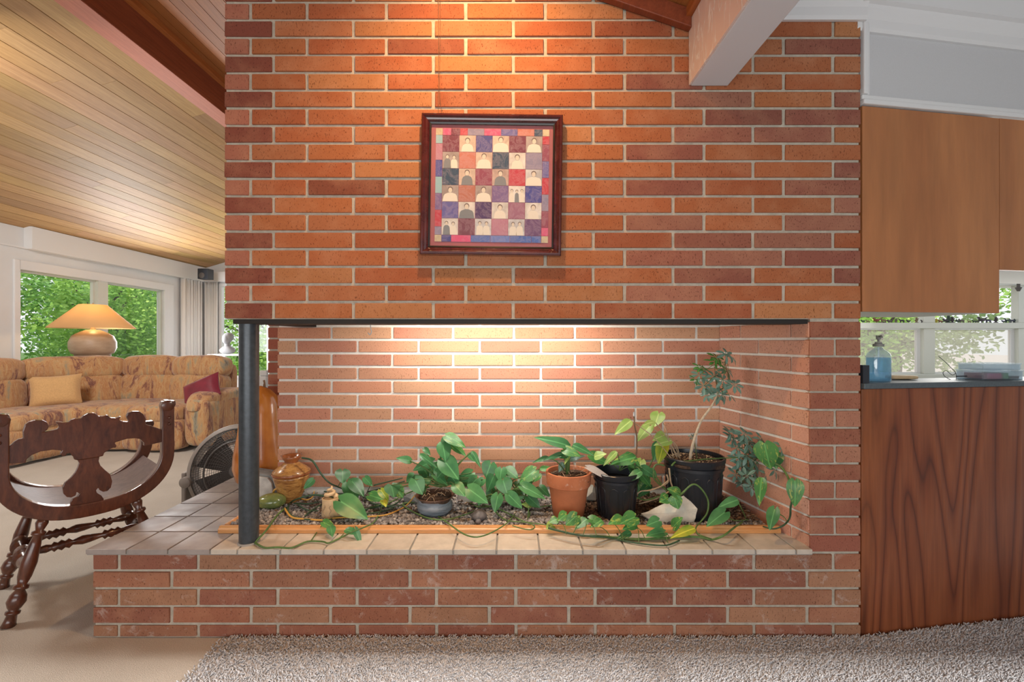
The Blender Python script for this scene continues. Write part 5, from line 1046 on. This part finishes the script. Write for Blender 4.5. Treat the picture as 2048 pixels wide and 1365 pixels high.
c = KP(1905, .08, .9765); b = B(); s1 = F/1.85
def KQ(zx, zy, n=.08): px, py = 1700+zx*.19784, 530+zy*.19784; q = KP(px, n, 0); return Vector((q.x, q.y, CH-(py-CY)*q.y/F))
b.tube(spline([KQ(895,925), KQ(960,980), KQ(1020,1040), KQ(1060,1080), KQ(1075,1120), KQ(1072,1165)], 5), .0012, 6); b.tube(spline([KQ(1030,1170), KQ(960,1130), KQ(940,1090), KQ(975,1070), KQ(1010,1100), KQ(1040,1115), KQ(1070,1095)], 5), .0012, 6); b.tube([KQ(1075,1128), KQ(1180,1126)], .0024, 6)
tag(b.obj('black_wire', m_speaker, smooth='all'), 'thin black wire curling on worktop left of the plastic boxes', 'wire')
b = B(); p_ = KP(1803, .12, .978); b.puff(p_+Vector((0,0,.008)), (.115,.05,.016), 5, 8); tag(b.obj('beige_dish', m_cream, smooth='all'), 'flat beige dish on worktop right of the soap bottle', 'dish')
# window rail figurines
m_fig = M('painted_resin', rough=.5); m_fig.base(m_fig.ocol()); m_fig = m_fig.m
def fig(kind, px, hpx, col):
    s_ = hpx*KD/F; c = Vector((kx(px), KD+.005, kz(646)+.0005)); b = B()
    if kind == 'bird':
        b.puff(c+Vector((0,0,s_*.45)), (s_*1.1,s_*.5,s_*.5), 2.2, 5); b.puff(c+Vector((-s_*.5,0,s_*.75)), (s_*.36,s_*.34,s_*.34), 2.2, 4); b.tube([c+Vector((s_*.3,0,s_*.5)), c+Vector((s_*1.0,0,s_*.95))], [s_*.14, s_*.04], 5); b.tube([c+Vector((-s_*.6,0,s_*.75)), c+Vector((-s_*.9,0,s_*.7))], [s_*.06, s_*.01], 4); b.tube([c, c+Vector((0,0,s_*.3))], s_*.08, 5); nm = 'bird_figurine'; lb = 'painted bird'
    elif kind == 'animal':
        b.puff(c+Vector((0,0,s_*.55)), (s_*1.2,s_*.42,s_*.42), 2.4, 5); b.puff(c+Vector((-s_*.7,0,s_*.85)), (s_*.4,s_*.3,s_*.32), 2.2, 4); b.tube([c+Vector((-s_*.45,0,s_*.6)), c+Vector((-s_*.65,0,s_*.85))], s_*.13, 5)
        for (x_, y_) in ((-.45,-.12),(-.4,.12),(.42,-.12),(.45,.12)): b.tube([c+Vector((x_*s_, y_*s_, 0)), c+Vector((x_*s_*.9, y_*s_, s_*.5))], s_*.075, 5)
        b.tube([c+Vector((s_*.55,0,s_*.6)), c+Vector((s_*.8,0,s_*.5))], s_*.05, 4); nm = 'animal_figurine'; lb = 'four legged animal'
    else:
        b.lathe(c, c+Vector((0,0,s_)), [(0,s_*.3),(.1,s_*.28),(.15,s_*.12),(.5,s_*.26),(.62,s_*.1),(.7,s_*.17),(.9,s_*.17),(1,s_*.03)], 9); b.tube([c+Vector((-s_*.35,0,s_*.3)), c+Vector((-s_*.15,0,s_*.58)), c+Vector((s_*.15,0,s_*.58)), c+Vector((s_*.4,0,s_*.75))], s_*.07, 5); nm = 'standing_figurine'; lb = 'upright figure'
    fig.n += 1; tag(b.obj(nm, m_fig, smooth='all', color=col), 'tiny %s, %s figurine from the left on kitchen window rail' % (lb, ORD[fig.n-1]), 'figurine', 'figurines along the window rail')
fig.n = 0
ORD = 'first second third fourth fifth sixth seventh eighth ninth tenth eleventh twelfth thirteenth fourteenth fifteenth sixteenth seventeenth eighteenth nineteenth twentieth twenty-first twenty-second twenty-third twenty-fourth twenty-fifth twenty-sixth twenty-seventh twenty-eighth'.split()
cols = [(.05,.04,.05), (.22,.05,.04), (.03,.06,.04), (.2,.14,.08), (.06,.06,.1), (.5,.4,.05), (.12,.1,.09)]
for i, (x_, k_, h_) in enumerate([(1727,'bird',7),(1737,'animal',6),(1754,'bird',11),(1768,'animal',9),(1780,'bird',7),(1793,'standing',9),(1805,'animal',8),(1818,'bird',7),(1834,'standing',11),(1847,'animal',6),(1874,'standing',9),(1882,'animal',6),(1893,'bird',10),(1898,'standing',15),(1906,'standing',12),(1917,'bird',7),(1925,'animal',8),(1940,'animal',5),(1950,'animal',6),(1957,'bird',5),(1965,'bird',13),(1978,'animal',9),(1993,'standing',12),(2008,'bird',6),(2017,'animal',9),(2026,'animal',8),(2030,'standing',8),(2044,'bird',7)]):
    fig(k_, x_, h_, (.5,.4,.05) if i == 10 else random.choice(cols[:5]+cols[6:]))

# ---------------------------------------------------------------- outdoors
m_lawn = plain('lawn', (.10,.2,.04), 1, nz=(2,.4,0)); m_drive = plain('pale_drive', (.72,.64,.58), 1, nz=(1,.1,0))
b = B(); b.box(-60, -W-.13, -30, 60, -.5, -.3); b.box(-W-.13, 1.0, YF+.13, 60, -.5, -.3); tag(b.obj('ground_outside', m_lawn), kind='structure')
b = B(); b.box(1.01, 50, KD+.6, 60, -.5, -.3); tag(b.obj('ground_drive', m_drive), kind='structure')
def tree(c, R, n, size, mat, label, cat='tree', trunk=True, group=None, seed=0):
    c = Vector(c); rg = np.random.default_rng(seed+11); e = empty('tree' if cat == 'tree' else 'shrub', (c.x, c.y, -.3), label, cat, group)
    k = 26; cl = rg.normal(0, 1, (k, 3)); cl /= np.linalg.norm(cl, axis=1)[:, None]; cl *= rg.uniform(.3, .95, (k, 1))*np.array(R); ci = rg.integers(0, k, n)
    pos = cl[ci]+rg.normal(0, .17, (n, 3))*np.array(R)+np.array(c); s = rg.uniform(.6, 1.3, n)*size
    u = rg.normal(0, 1, (n, 3)); u[:, 2] *= .5; u /= np.linalg.norm(u, axis=1)[:, None]; v_ = rg.normal(0, 1, (n, 3)); v_ -= u*(u*v_).sum(1)[:, None]; v_ /= np.linalg.norm(v_, axis=1)[:, None]
    nn = np.cross(u, v_)*.15; s_ = s[:, None]
    Vv = np.stack([pos-u*s_, pos-u*s_*.3+v_*s_*.5+nn*s_, pos+u*s_*.4+v_*s_*.35+nn*s_, pos+u*s_, pos+u*s_*.4-v_*s_*.35+nn*s_, pos-u*s_*.3-v_*s_*.5+nn*s_], 1).reshape(-1, 3)
    ff = np.array([[0,1,5],[1,2,5],[2,4,5],[2,3,4]]); Fc = (ff[None]+np.arange(n)[:, None, None]*6).reshape(-1, 3)
    tag(npmesh('foliage', Vv, Fc, mat, e, tuple(c)), kind='stuff')
    if trunk:
        b = B(); b.tube([(c.x, c.y, -.3), (c.x+.08, c.y, c.z*.5), (c.x, c.y+.05, c.z)], [.11, .08, .05], 8)
        for q in cl[:12]: b.tube([Vector((c.x+.04, c.y, c.z*.7)), c+Vector(q)*.5+Vector((0,0,.1)), c+Vector(q)], [.04, .025, .012], 5)
        b.obj('trunk', m_trunk, e, smooth='all')
LT = [
 ((-8.6, 6.6, 1.9), (.9, 1.3, 1.4), 5200, .075, m_leaftree, 'bright green maple nearest the left window pane', 'tree'),
 ((-8.9, 9.8, 1.5), (1.0, 1.6, 1.6), 7500, .075, m_leaftree, 'leafy tree nearest the right pane of the left window', 'tree'),
 ((-12.3, 8.3, 2.0), (1.5, 2.0, 2.2), 6500, .10, m_leaftree, 'mid green tree outside the window behind the lamp', 'tree'),
 ((-12.0, 13.2, 1.6), (1.8, 2.2, 2.4), 8000, .10, m_leaftree2, 'darker tree filling the right pane of the left window', 'tree'),
 ((-17.5, 11.5, 3.2), (2.6, 3.4, 3.6), 7500, .15, m_leaftree, 'tall sunlit tree farthest behind the left window', 'tree'),
 ((-17, 19.5, 3.0), (4, 4, 4.4), 9000, .17, m_leaftree2, 'broad dark tree at the back of the left garden', 'tree'),
 ((-10.6, 5.0, .2), (1.2, 1.6, .9), 4500, .075, m_leaftree2, 'dark shrubs low outside the left window', 'shrub'),
 ((-7.4, 12.6, 1.9), (1.5, 1.2, 2.2), 7500, .075, m_leaftree, 'green tree beyond the far window', 'tree'),
 ((-4.6, 15.8, 2.0), (1.2, 1.2, 2.6), 5000, .09, m_leaftree2, 'dark tree beyond the far window on its right', 'tree'),
 ((8.1, 9.6, 1.35), (1.7, 1.2, .9), 1900, .11, m_leafpale, 'pale leafy tree seen through the right kitchen pane', 'tree'),
 ((6.3, 8.0, 1.2), (.9, .8, 1.1), 1700, .09, m_leaftree, 'darker leafy tree seen through the left kitchen pane', 'tree'),
 ((9.3, 7.8, 2.2), (.9, .8, .6), 1100, .09, m_leaftree, 'high branches seen above the kitchen window rail', 'tree')]
for i, (c_, R_, n_, s_, m_, l_, k_) in enumerate(LT): tree(c_, R_, int(n_*(1.25 if i < 9 else 2.2)), s_*(.62 if i < 9 else .5), m_, l_, k_, k_ == 'tree', seed=i+1)
